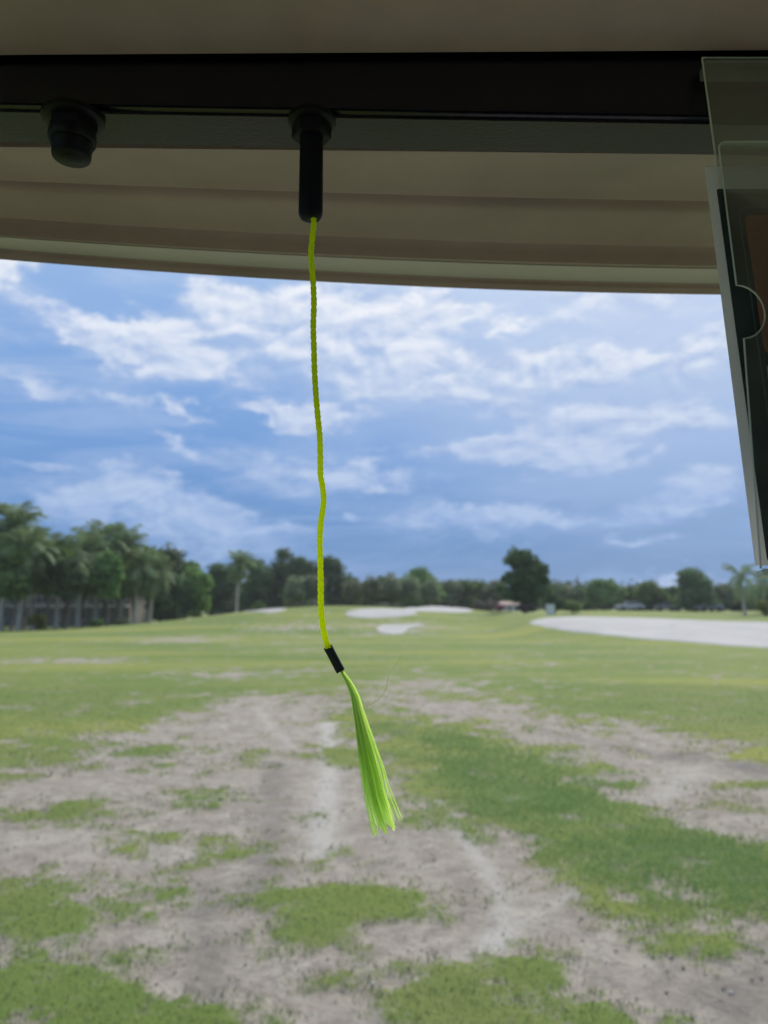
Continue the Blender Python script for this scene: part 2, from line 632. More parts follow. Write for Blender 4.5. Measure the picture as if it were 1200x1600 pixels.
GRASS = [gpoly(p) for p in [
    [(-300, 1395), (0, 1388), (180, 1380), (246, 1366), (240, 1400), (205, 1430), (60, 1462), (-300, 1470)],
    [(-300, 1510), (0, 1500), (100, 1488), (255, 1476), (215, 1520), (330, 1556), (440, 1592), (460, 1640), (-300, 1640)],
    [(360, 1408), (455, 1370), (550, 1348), (595, 1365), (655, 1400), (700, 1405), (690, 1424), (640, 1432), (560, 1462), (480, 1486), (468, 1440)],
    [(610, 1592), (680, 1540), (790, 1488), (885, 1490), (905, 1540), (1050, 1600), (1060, 1640), (600, 1640)],
    [(85, 1258), (120, 1246), (185, 1252), (180, 1272), (120, 1278)],
    [(180, 1312), (215, 1296), (262, 1302), (255, 1318), (200, 1324)],
    [(195, 1172), (260, 1158), (320, 1152), (310, 1164), (230, 1178)],
    [(-80, 1262), (30, 1258), (40, 1270), (-80, 1280)],
    [(375, 1172), (480, 1166), (470, 1178), (380, 1180)],
    [(285, 1240), (345, 1235), (340, 1246), (290, 1250)],
    [(530, 1172), (590, 1168), (610, 1180), (550, 1190)],
    [(1045, 1495), (1110, 1475), (1120, 1490), (1060, 1510)],
    [(500, 1525), (540, 1520), (535, 1535), (505, 1540)],
    [(860, 1360), (960, 1340), (960, 1375), (880, 1385)],
    [(1090, 1225), (1200, 1215), (1240, 1230), (1120, 1245)],
    [(255, 1200), (290, 1198), (285, 1208), (258, 1208)],
]]
LUSH = gpoly([(640, 1130), (760, 1145), (900, 1195), (990, 1240), (1060, 1275), (1250, 1320), (1400, 1340), (1400, 1450), (1080, 1470),
              (940, 1415), (900, 1380), (800, 1310), (720, 1270), (660, 1220)])
TRACKS = [  # polyline px, half width in m, lighten (+) or darken (-)
    ([(512, 1128), (515, 1180), (508, 1240), (505, 1330)], .13, 1.0),
    ([(690, 1250), (730, 1310), (765, 1365), (790, 1410), (770, 1470)], .07, .7),
    ([(770, 1470), (840, 1420), (900, 1390)], .07, .5),
    ([(430, 1190), (425, 1260), (420, 1330), (400, 1400)], .14, -.55),
    ([(400, 1105), (430, 1140), (460, 1170)], .08, .5),
    ([(610, 1590), (700, 1500), (780, 1470)], .1, .4),
    ([(320, 1380), (318, 1480), (330, 1560)], .10, -.5),
    ([(1030, 1245), (1090, 1195), (1130, 1180)], .16, .5),
    ([(1080, 1180), (1190, 1200), (1300, 1215)], .3, -.8),
    ([(850, 1140), (960, 1165), (1040, 1180)], .2, -.4),
    ([(1150, 1560), (1250, 1500)], .25, -.5),
    ([(0, 1310), (140, 1310), (280, 1330)], .25, .25),
]
TRK = [(np.array([ground(*p)[:2] for p in pl]), hw, s) for pl, hw, s in TRACKS]


def dirt_field(x, y):
    dist = np.maximum(y, 1.5)
    soft = .075 * dist
    f = np.full(x.shape, -1.0)
    for p in DIRT:
        f = np.maximum(f, np.clip(sdf(p, x, y) / soft, -1, 1))
    for p in GRASS:
        f = np.minimum(f, -np.clip(sdf(p, x, y) / (soft * .7), -1, 1))
    n = .5 * fbm(x * .9, y * .9, 5, 3, .62) + 1.05 * fbm(x * 3.4, y * 3.4, 5, 11, .72)
    # worn thin places in the turf farther on
    worn = .35 * sstep(.15, .6, fbm(x * .16, y * .09, 4, 29)) * sstep(8, 14, y)
    return f * .60 + n * 1.42 + worn + .06


def lush_field(x, y):
    return np.clip(sdf(LUSH, x, y) / (.16 * np.maximum(y, 1.5)), -1, 1) * .75 + .9 * fbm(x * 1.3, y * 1.3, 5, 21, .62)


def tone_field(x, y):
    t = np.zeros(x.shape)
    for pl, hw, s in TRK:
        dmin = np.full(x.shape, 1e9)
        for i in range(len(pl) - 1):
            ax, ay = pl[i]
            ex, ey = pl[i + 1] - pl[i]
            L = ex * ex + ey * ey
            tt = np.clip(((x - ax) * ex + (y - ay) * ey) / L, 0, 1)
            dmin = np.minimum(dmin, np.hypot(x - ax - tt * ex, y - ay - tt * ey))
        t += s * np.exp(-(dmin / hw) ** 2)
    return t


# one sheet out to the horizon
ys = np.concatenate([-np.geomspace(1400, 3, 24), np.linspace(-2, 1.4, 8),
                     np.geomspace(1.6, 420, 640), np.geomspace(440, 1500, 16)])
ts = np.linspace(-1, 1, 320)
ts = np.concatenate([-np.geomspace(12, 1.02, 18), ts, np.geomspace(1.02, 12, 18)])
hw = np.where(ys > 1.6, .60 * ys + 1.0, np.maximum(2.0, .5 * np.abs(ys)))
side = np.sign(ts) * np.clip((np.abs(ts) - 1) / 11, 0, 1)
X = np.clip(ts, -1, 1)[None, :] * hw[:, None] + side[None, :] * (1500 - hw[:, None])
Yg = np.repeat(ys[:, None], len(ts), 1)
Z = H(X, Yg)
n0, n1 = X.shape
idx = np.arange(n0 * n1).reshape(n0, n1)
quads = np.stack([idx[:-1, :-1], idx[:-1, 1:], idx[1:, 1:], idx[1:, :-1]], -1).reshape(-1, 4)
fx, fy = X.ravel(), Yg.ravel()
dv = dirt_field(fx, fy)
# relief: turf stands a little higher than the scuffed sand, sand is lumpy
near = 1 - sstep(10, 26, np.abs(fy))
zr = Z.ravel() + near * (-.018 * sstep(-.3, .4, dv) + .012 * fbm(fx * 5, fy * 5, 4, 60, .6) * sstep(-.2, .4, dv))
me = np_mesh('ground', np.stack([fx, fy, zr], 1), quads, True)
for nm, arr in (('dirt', dv), ('tone', tone_field(fx, fy)),
                ('lush', lush_field(fx, fy))):
    a = me.attributes.new(nm, 'FLOAT', 'POINT')
    a.data.foreach_set('value', arr.astype(np.float32))

gm_ = bpy.data.materials.new('ground_turf_and_sand')
gm_.use_nodes = True
t = NT(gm_.node_tree)
t.n.clear()
o_ = t.new('ShaderNodeOutputMaterial')
p_ = t.new('ShaderNodeBsdfPrincipled')
t.put(o_.inputs[0], p_.outputs[0])
tcg = t.new('ShaderNodeTexCoord').outputs['Object']


def attr(nm):
    a = t.new('ShaderNodeAttribute', attribute_name=nm)
    return a.outputs['Fac']


fine = t.noise(tcg, 22, 6, .7).outputs[0]
mid_n = t.noise(tcg, 3.2, 6, .62).outputs[0]
big = t.noise(tcg, .11, 5, .6).outputs[0]
big2 = t.noise(tcg, .45, 5, .6).outputs[0]
dsum = t.math('ADD', attr('dirt'), t.math('MULTIPLY', t.math('SUBTRACT', fine, .5), 1.3))
dmask = t.rng(dsum, -.30, .46)
# turf colour: olive, with straw and fresher patches
gr = t.mix(t.rng(big, .35, .65), (.160, .228, .052), (.238, .278, .068))
gr = t.mix(t.math('MULTIPLY', t.rng(big2, .45, .7), .5), gr, (.245, .235, .10))
strp = t.noise(t.vmath('MULTIPLY', tcg, (.035, .16, .1)), 1.0, 5, .6).outputs[0]
gr = t.mix(t.math('MULTIPLY', t.rng(strp, .48, .66), .85), gr, (.35, .345, .075))
gr = t.mix(t.math('MULTIPLY', t.rng(strp, .46, .34), .7), gr, (.135, .205, .042))
gr = t.mix(t.math('MULTIPLY', t.rng(attr('lush'), -.4, .9), .7), gr, (.15, .22, .068))
gr = t.mix(t.math('MULTIPLY', t.rng(mid_n, .42, .68), .45), gr, (.12, .19, .042))
gr = t.mix(t.math('MULTIPLY', t.rng(fine, .4, .75), .28), gr, (.25, .25, .10))
# sand colour
sa = t.mix(t.rng(mid_n, .3, .7), (.35, .298, .238), (.475, .415, .34))
sa = t.mix(t.math('MULTIPLY', t.rng(big2, .5, .72), .5), sa, (.33, .27, .22))
grit = t.noise(tcg, 55, 5, .75).outputs[0]
clump = t.noise(tcg, 8, 5, .7, .5).outputs[0]
sa = t.mix(t.math('MULTIPLY', t.rng(clump, .46, .62), .7), sa, (.26, .225, .185))
sa = t.mix(t.math('MULTIPLY', t.rng(fine, .52, .7), .55), sa, (.19, .165, .135))
sa = t.mix(t.math('MULTIPLY', t.rng(grit, .55, .72), .6), sa, (.50, .46, .41))
tn = t.math('MULTIPLY', attr('tone'), t.rng(t.noise(tcg, 5, 6, .7).outputs[0], .30, .55, .3, 1.0))
sa = t.mix(t.math('MULTIPLY', tn, 1.15, clamp=True), sa, (.52, .475, .415))
sa = t.mix(t.math('MULTIPLY', tn, -1.1, clamp=True), sa, (.20, .18, .16))
t.put(p_.inputs['Base Color'], t.mix(dmask, gr, sa))
p_.inputs['Roughness'].default_value = .95
p_.inputs['Specular IOR Level'].default_value = .15
bp = t.new('ShaderNodeBump')
bp.inputs['Strength'].default_value = .8
bp.inputs['Distance'].default_value = .035
t.put(bp.inputs['Height'], t.math('ADD', fine, t.math('MULTIPLY', mid_n, .8)))
t.put(p_.inputs['Normal'], bp.outputs[0])
setp(link('ground', me, gm_), 'olive golf fairway turf worn through to grey sand in patches', kind='structure')


# humid summer air between the camera and the far trees
hz = bpy.data.materials.new('humid_air')
hz.use_nodes = True
t = NT(hz.node_tree)
t.n.clear()
o_ = t.new('ShaderNodeOutputMaterial')
pv = t.new('ShaderNodeVolumePrincipled')
pv.inputs['Color'].default_value = (.90, .93, .97, 1)
pv.inputs['Density'].default_value = .00036
pv.inputs['Anisotropy'].default_value = .3
t.put(o_.inputs['Volume'], pv.outputs[0])
mbh = MB()
mbh.box((0, 0, 8), (3040, 3040, 20))
setp(link('haze', mbh.mesh('haze', False), hz), 'thin humid haze over the course', kind='stuff')


# grass blades standing in the near turf
def blades(name, n, ymin, ymax, hmin, hmax, wid, matl, sel, seed, label, bend=.5):
    r = np.random.default_rng(seed)
    yy = ymin * (ymax / ymin) ** r.random(n) if True else 0
    xx = (r.random(n) * 2 - 1) * (.56 * yy + .5)
    keep = sel(xx, yy, r)
    xx, yy = xx[keep], yy[keep]
    k = len(xx)
    zz = H(xx, yy) - .012
    hh = (hmin + (hmax - hmin) * r.random(k) ** 1.5)
    an = r.random(k) * 2 * np.pi
    ca, sa_ = np.cos(an), np.sin(an)
    wv = wid * (.6 + .8 * r.random(k)) * np.clip(yy / 5, .8, 2.2)
    la = r.random(k) * 2 * np.pi
    lean = hh * (bend * r.random(k))
    lx, ly = np.cos(la) * lean, np.sin(la) * lean
    v = np.zeros((k, 5, 3))
    base = np.stack([xx, yy, zz], 1)
    side = np.stack([ca * wv, sa_ * wv, np.zeros(k)], 1)
    midp = base + np.stack([lx * .35, ly * .35, hh * .6], 1)
    tip = base + np.stack([lx, ly, hh], 1)
    v[:, 0], v[:, 1] = base - side, base + side
    v[:, 2], v[:, 3] = midp + side * .8, midp - side * .8
    v[:, 4] = tip
    ii = np.arange(k)[:, None] * 5
    tris = np.concatenate([ii + np.array([0, 1, 2]), ii + np.array([0, 2, 3]), ii + np.array([3, 2, 4])])
    me_ = np_mesh(name, v.reshape(-1, 3), tris)
    return setp(link(name, me_, matl), label, kind='stuff')


M['blade'] = leaf_mat('grass_blade', (.11, .168, .066), (.225, .27, .13), .3, .6, 1.2)
M['blade_lush'] = leaf_mat('grass_blade_lush', (.175, .275, .085), (.32, .41, .16), .3, .55, 2.0)
M['straw'] = leaf_mat('straw', (.26, .22, .15), (.40, .35, .26), .1, .8, 1.2)


def sel_turf(x, y, r):
    d_ = dirt_field(x, y)
    return (d_ + 1.5 * (r.random(len(x)) - .5) < -.10) & (lush_field(x, y) + .8 * (r.random(len(x)) - .5) < .35)


def sel_lush(x, y, r):
    d_ = dirt_field(x, y)
    return (d_ + 1.1 * (r.random(len(x)) - .5) < 0) & (lush_field(x, y) + .8 * (r.random(len(x)) - .5) > .25)


def sel_straw(x, y, r):
    d_ = dirt_field(x, y)
    return (d_ > -.2) & (d_ < 1.6) & (fbm(x * 1.1, y * 1.1, 3, 77) + .8 * (r.random(len(x)) - .5) > .05)


blades('turf_grass', 200000, 2.7, 17, .010, .034, .0028, M['blade'], sel_turf, 1, 'short worn olive grass growing between the sand patches', .9)
blades('lush_grass', 330000, 2.9, 12, .018, .055, .0030, M['blade_lush'], sel_lush, 2, 'fresher green grass and weeds in the band right of the sand', .8)
blades('dry_straw', 26000, 2.7, 11, .004, .013, .0022, M['straw'], sel_straw, 3, 'dry clippings lying on the grey sand', 3.5)

# clods, pebbles and pale litter on the sand
M['clod'] = mat('clod', (.25, .22, .185), .95, .5, 3, spec=.1)
M['pebble'] = mat('pebble', (.62, .60, .55), .8, .2, 6, spec=.2)


def clods(name, n, ymin, ymax, smin, smax, matl, sel, seed, label):
    r = np.random.default_rng(seed)
    yy = ymin * (ymax / ymin) ** r.random(n)
    xx = (r.random(n) * 2 - 1) * (.56 * yy + .4)
    k_ = sel(xx, yy, r)
    xx, yy = xx[k_], yy[k_]
    k = len(xx)
    s = smin + (smax - smin) * r.random(k) ** 3
    ico = np.array([(0, 0, 1), (.9, 0, .2), (.28, .85, .2), (-.72, .53, .25), (-.72, -.53, .2), (.28, -.85, .3), (0, 0, -1)], float)
    fc = np.array([(0, 1, 2), (0, 2, 3), (0, 3, 4), (0, 4, 5), (0, 5, 1), (6, 2, 1), (6, 3, 2), (6, 4, 3), (6, 5, 4), (6, 1, 5)])
    v = ico[None] * (1 + .5 * (r.random((k, 7, 1)) - .5)) * s[:, None, None]
    v[:, :, 2] *= .6
    an = r.random(k) * 6.28
    ca, sa_ = np.cos(an)[:, None], np.sin(an)[:, None]
    vx = v[:, :, 0] * ca - v[:, :, 1] * sa_
    vy = v[:, :, 0] * sa_ + v[:, :, 1] * ca
    zz = H(xx, yy) - .012
    P = np.stack([vx + xx[:, None], vy + yy[:, None], v[:, :, 2] + zz[:, None]], -1)
    F = (np.arange(k)[:, None, None] * 7 + fc[None]).reshape(-1, 3)
    me_ = np_mesh(name, P.reshape(-1, 3), F)
    return setp(link(name, me_, matl), label, kind='stuff')


clods('soil_clods', 3500, 2.7, 12, .003, .012, M['clod'], lambda x, y, r: (dirt_field(x, y) > .1) & (fbm(x * 1.7, y * 1.7, 3, 91) > .0), 5,
      'small brown clods of soil scattered on the sand')
clods('pale_litter', 420, 2.8, 14, .005, .016, M['pebble'], lambda x, y, r: r.random(len(x)) > .45, 6,
      'pale pebbles and dry leaf bits scattered over turf and sand')
M['flower'] = mat('flower_white', (.7, .72, .62), .8, .1, 6)
M['weed'] = leaf_mat('weed_leaf', (.17, .27, .10), (.30, .40, .20), .3, .45, 2)
blades('weed_leaves', 60000, 3.4, 11, .008, .026, .0062, M['weed'], lambda x, y, r: (lush_field(x, y) > .35) & (dirt_field(x, y) < .1) & (fbm(x * 1.5, y * 1.5, 3, 63) > .02), 9,
       'broad leaved pale weeds growing through the fresher grass', 2.2)
clods('clover_flowers', 700, 4.4, 12, .004, .010, M['flower'], lambda x, y, r: (sdf(LUSH, x, y) > .2) & (fbm(x * .8, y * .8, 2, 17) > 0), 8,
      'tiny pale weed flowers in the fresher grass')


# ------------------------------------------------------------------ bunkers
def bunker(pts, label, ymax=75.0):
    poly = gpoly(pts, ymax)
    # smooth, irregular outline
    q = []
    n = len(poly)
    for i in range(n):
        a, b, c, d = poly[i - 1], poly[i], poly[(i + 1) % n], poly[(i + 2) % n]
        for s in range(6):
            u = s / 6
            q.append(.5 * ((2 * b) + (c - a) * u + (2 * a - 5 * b + 4 * c - d) * u * u + (3 * b - a - 3 * c + d) * u ** 3))
    q = np.array(q)
    c = q.mean(0)
    m = len(q)
    jit = 1 + .012 * rng.standard_normal(m)
    q = c + (q - c) * jit[:, None]
    rings = np.array([1.0, .985, .95, .9, .8, .7, .6, .5, .4, .3, .2, .1, .02])
    V = []
    for k, rr in enumerate(rings):
        pt = c + (q - c) * rr
        z = H(pt[:, 0], pt[:, 1]) + (-.03 if k == 0 else .035 if k == 1 else .05) + .03 * fbm(pt[:, 0] * .8, pt[:, 1] * .8, 3, 55)
        V.append(np.stack([pt[:, 0], pt[:, 1], z], 1))
    V = np.concatenate(V)
    F = []
    for k in range(len(rings) - 1):
        for i in range(m):
            F.append((k * m + i, k * m + (i + 1) % m, (k + 1) * m + (i + 1) % m, (k + 1) * m + i))
    me_ = np_mesh('sand_bunker', V, np.array(F), True)
    return setp(link('sand_bunker', me_, M['sand_white']), label, kind='structure')


bunker([(826, 973), (850, 966), (920, 964), (1000, 966), (1100, 970), (1210, 973), (1330, 977), (1390, 1000), (1340, 1022), (1210, 1013), (1100, 1006),
        (1000, 998), (920, 990), (860, 982)], 'large white sand bunker on the right of the fairway')
bunker([(538, 960), (556, 953), (600, 951), (640, 953), (652, 959), (630, 963), (590, 966), (556, 965)], 'oval white bunker in the face of the middle mound')
bunker([(630, 951), (660, 947.6), (700, 948), (736, 951), (732, 956), (700, 957), (655, 955)], 'long thin white bunker just behind the oval one', 89.0)
bunker([(588, 985), (594, 978), (615, 976), (645, 975.5), (664, 977), (648, 980), (636, 984), (629, 990), (606, 991)], 'small bare patch of pale sand below the oval bunker')
bunker([(380, 956), (398, 950.5), (425, 949.5), (448, 951.5), (440, 955), (415, 957.5)], 'small white bunker on the left shoulder of the mound')


# ------------------------------------------------------------------ vegetation
def leaf_quads(P, Nrm, size, r):
    """folded leaf clumps at points P facing roughly Nrm"""
    k = len(P)
    a = r.standard_normal((k, 3))
    nn = Nrm + .75 * r.standard_normal((k, 3))
    nn /= np.linalg.norm(nn, axis=1, keepdims=True) + 1e-9
    a -= nn * (a * nn).sum(1, keepdims=True)
    a /= np.linalg.norm(a, axis=1, keepdims=True) + 1e-9
    b = np.cross(nn, a)
    s = size * (.5 + r.random((k, 1)))
    v = np.stack([P - a * s, P - b * s * .45 + nn * s * .15, P + a * s, P + b * s * .45 - nn * s * .1], 1)
    F = np.arange(k * 4).reshape(k, 4)
    return v.reshape(-1, 3), F


def sphere_pts(k, r):
    v = r.standard_normal((k, 3))
    return v / np.linalg.norm(v, axis=1, keepdims=True)


def crown_mesh(name, lobes, leaves, size, seed, core=True):
    """lobes: (cx,cy,cz,rx,ry,rz)"""
    r = np.random.default_rng(seed)
    vol = np.array([l[3] * l[4] * l[5] for l in lobes]) ** (2 / 3)
    cnt = (leaves * vol / vol.sum()).astype(int) + 8
    VV, FF, base = [], [], 0
    for l, c in zip(lobes, cnt):
        d = sphere_pts(c, r)
        d[:, 2] = np.where(d[:, 2] < -.55, d[:, 2] * .6, d[:, 2])
        ph = r.random(3) * 6
        lump = 1 + .16 * np.sin(d[:, 0] * 5 + ph[0]) * np.sin(d[:, 1] * 5 + ph[1]) + .12 * np.sin(d[:, 2] * 7 + ph[2])
        rad = lump * (1 - .42 * r.random(c) ** 1.8)
        rad = np.where(r.random(c) < .06, rad * 1.16, rad)
        P = np.array(l[:3]) + d * rad[:, None] * np.array(l[3:])
        v, f = leaf_quads(P, d, size, r)
        VV.append(v)
        FF.append(f + base)
        base += len(v)
    if core:
        # shaded inner leaf mass so the crown is not see-through everywhere
        for l in lobes:
            u = np.linspace(0, 2 * np.pi, 9)[:-1]
            vv = np.linspace(-1.2, 1.3, 6)
            G = []
            for b in vv:
                for a in u:
                    s = .62 * (1 + .15 * r.standard_normal())
                    G.append((l[0] + math.cos(a) * math.cos(b) * l[3] * s, l[1] + math.sin(a) * math.cos(b) * l[4] * s, l[2] + math.sin(b) * l[5] * s))
            G = np.array(G)
            F = []
            for i in range(5):
                for j in range(8):
                    F.append((i * 8 + j, i * 8 + (j + 1) % 8, (i + 1) * 8 + (j + 1) % 8, (i + 1) * 8 + j))
            VV.append(G)
            FF.append(np.array(F) + base)
            base += len(G)
    return np_mesh(name, np.concatenate(VV), np.concatenate(FF))


def trunk_mesh(h, r0, spread, seed, limbs=5):
    rr = random.Random(seed)
    mb = MB()
    pts = [(0, 0, -.25), (0, 0, .1)]
    x = y = 0
    for i in range(1, 5):
        x += rr.uniform(-.06, .06) * h * .5
        y += rr.uniform(-.06, .06) * h * .5
        pts.append((x, y, h * .55 * i / 4))
    mb.tube(pts, [r0 * 1.35, r0 * 1.1, r0, r0 * .9, r0 * .8, r0 * .65], 9)
    for k in range(limbs):
        an = 6.283 * k / limbs + rr.uniform(-.4, .4)
        z0 = h * rr.uniform(.3, .53)
        q = [(x * z0 / (h * .55), y * z0 / (h * .55), z0)]
        L = spread * rr.uniform(.5, .9)
        for s in (.35, .7, 1):
            q.append((q[0][0] + math.cos(an) * L * s, q[0][1] + math.sin(an) * L * s, z0 + (h * .9 - z0) * s * rr.uniform(.7, .95)))
        mb.tube(q, [r0 * .5, r0 * .36, r0 * .24, r0 * .08], 6)
    return mb.mesh('trunk')


def broad_lobes(w_, h, seed, n=13, low=.18):
    rr = random.Random(seed)
    L = []
    for i in range(n):
        an = rr.uniform(0, 6.283)
        z = rr.uniform(low, .86)
        prof = math.sin(math.pi * min(1, (z - low * .4) / (1 - low * .4)) ** .75) ** .6
        rad = w_ * .5 * prof * rr.uniform(.25, .72)
        s = w_ * rr.uniform(.17, .27)
        L.append((math.cos(an) * rad, math.sin(an) * rad, h * z, s, s * rr.uniform(.85, 1.1), min(s * rr.uniform(.7, .95), h * .3)))
    L.append((0, 0, h * .55, w_ * .3, w_ * .3, h * .3))
    return L


ppm = lambda Y: FPX / Y


def place(px, Y):
    x = (px - 600) / FPX * (Y * CP)      # close enough at these elevations
    return x, Y, float(H(x, Y))


def top_h(py, px, Y):
    """height above ground of something whose top shows at py when standing at distance Y"""
    x, y, z = place(px, Y)
    return at_y(px, py, Y).z - z


def broad_tree(px, top, wpx, Y, leafm, label, group=None, seed=0, n=13, leaves=2600, size=.34, name='broadleaf_tree', cat='tree', low=.18, limbs=5):
    x, y, z = place(px, Y)
    h = top_h(top, px, Y)
    wd = wpx / ppm(Y)
    root = thing(name, label, cat, (x, y, z), 0, group)
    link('crown', crown_mesh('crown', broad_lobes(wd * 1.08, h * 1.02, seed, n, low), leaves, size, seed), M[leafm], root)
    link('trunk', trunk_mesh(h, max(.10, wd * .035), wd * .35, seed, limbs), M['bark'], root)
    return root


def round_tree(px, top, wpx, Y, label, seed):
    x, y, z = place(px, Y)
    h = top_h(top, px, Y)
    wd = wpx / ppm(Y)
    root = thing('round_tree', label, 'tree', (x, y, z), 0, 'rounded trees in the row behind the mound')
    lobes = [(0, 0, h * .58, wd * .46, wd * .46, h * .40)]
    rr = random.Random(seed)
    for i in range(7):
        an = rr.uniform(0, 6.28)
        zz = rr.uniform(.35, .8)
        lobes.append((math.cos(an) * wd * .22, math.sin(an) * wd * .22, h * zz, wd * .25, wd * .25, h * .17))
    link('crown', crown_mesh('crown', lobes, 2300, .20, seed), M['leaf_round'], root)
    link('trunk', trunk_mesh(h * .9, .13, wd * .2, seed, 4), M['bark'], root)
    return root


# palm fronds: three meshes shared by all palms
def frond_mesh(seed, L=3.0, droop=1.2):
    rr = random.Random(seed)
    mb = MB()
    pts = []
    for i in range(11):
        s = i / 10
        pts.append(Vector((L * (s - .22 * s ** 3), rr.uniform(-.02, .02), .85 * s * (1 - s * .2) - droop * 1.7 * s ** 2.4)))
    mb.tube(pts, [.035 * (1 - .85 * i / 10) for i in range(11)], 4)
    for i in range(1, 27):
        s = i / 26.5
        k = min(9, int(s * 10))
        u = s * 10 - k
        p = pts[k].lerp(pts[k + 1], u)
        tdir = (pts[k + 1] - pts[k]).normalized()
        ll = .85 * math.sin(math.pi * min(1, s * .86 + .1)) ** .7 * rr.uniform(.8, 1.1)
        for sd in (-1, 1):
            dr = (Vector((0, sd, 0)) * .8 + tdir * .55 + Vector((0, 0, rr.uniform(-.75, .1)))).normalized()
            wv = tdir * .038
            tip = p + dr * ll + Vector((0, 0, -.22 * ll))
            m_ = p + dr * ll * .55
            mb.add([p - wv, p + wv, m_ + wv * 1.1, m_ - wv * 1.1, tip], [(0, 1, 2, 3), (3, 2, 4)])
    return mb.mesh('frond', smooth=False)


FR = [frond_mesh(i, 3.0, d) for i, d in enumerate((.55, 1.0, 1.45))]
for f_ in FR:
    f_.materials.append(M['frond'])


def palm(px, top, Y, label, group, seed, size=1.0, lean=0.0, nf=22, shag=0.0, name='palm_tree'):
    rr = random.Random(seed)
    x, y, z = place(px, Y)
    h = top_h(top, px, Y)
    hc = h - 1.15 * size
    root = thing(name, label, 'palm tree', (x, y, z), 0, group)
    mb = MB()
    pts = []
    for i in range(8):
        s = i / 7
        pts.append((lean * s ** 1.6, .1 * math.sin(s * 3 + seed), -.3 + (hc + .3) * s))
    mb.tube(pts, [.24 * size * (1.25 - .3 * i / 7) if i == 0 else (.19 - .055 * i / 7) * size for i in range(8)], 10)
    link('trunk', mb.mesh('trunk'), M['palm_bark'], root)
    for k in range(nf):
        f = k / nf
        lvl = f + rr.uniform(-.08, .08)
        me_ = FR[0 if lvl < .3 else 1 if lvl < .68 else 2]
        fo = link('frond', me_, None, root)
        fo.location = (lean, 0, hc)
        el_ = R(62) * (1 - lvl) - R(28 + 40 * shag) * lvl
        fo.rotation_euler = (rr.uniform(-.35, .35), -el_ + rr.uniform(-.15, .15), k * 2.399 + rr.uniform(-.25, .25))
        s = size * rr.uniform(.85, 1.12)
        fo.scale = (s, s, s)
    return root


# --- left side: row of palms before the apartment building
ordn = ['first', 'second', 'third', 'fourth', 'fifth', 'sixth', 'seventh', 'eighth', 'ninth', 'tenth', 'eleventh', 'twelfth', 'thirteenth', 'fourteenth']
PALMS = [(3, 800, 70, .6, 1.35), (30, 838, 68, .5, 1.15), (50, 846, 72, -.5, 1.1), (88, 850, 72, .2, 1.1),
         (122, 848, 76, .3, 1.1), (150, 830, 80, .1, 1.3), (189, 833, 84, -.2, 1.25), (210, 868, 80, .2, 1.0), (234, 880, 82, .3, 1.0)]
for i, (px, tp, Y, ln, sz) in enumerate(PALMS):
    lab = {0: 'tallest palm at the far left edge, before the apartment building',
           5: 'tall palm with upright crown near the middle of the row on the left',
           8: 'shortest palm at the right end of the row on the left'}.get(
        i, ordn[i] + ' palm from the left in the row before the apartment building')
    palm(px, tp, Y, lab, 'palms before the apartment building', 30 + i, sz * 1.0, ln, 38, .75)
palm(370, 868, 88, 'lone shaggy palm with a pale trunk before the dark trees', None, 61, .80, .15, 44, 1.9)
palm(1163, 886, 92, 'thin drooping palm below the card holder at right', 'palms at the right edge', 62, 1.0, -.2, 13, .75)
palm(1194, 898, 95, 'palm at the right edge of the picture under the card holder', 'palms at the right edge', 63, 1.0, .1, 15, .6)

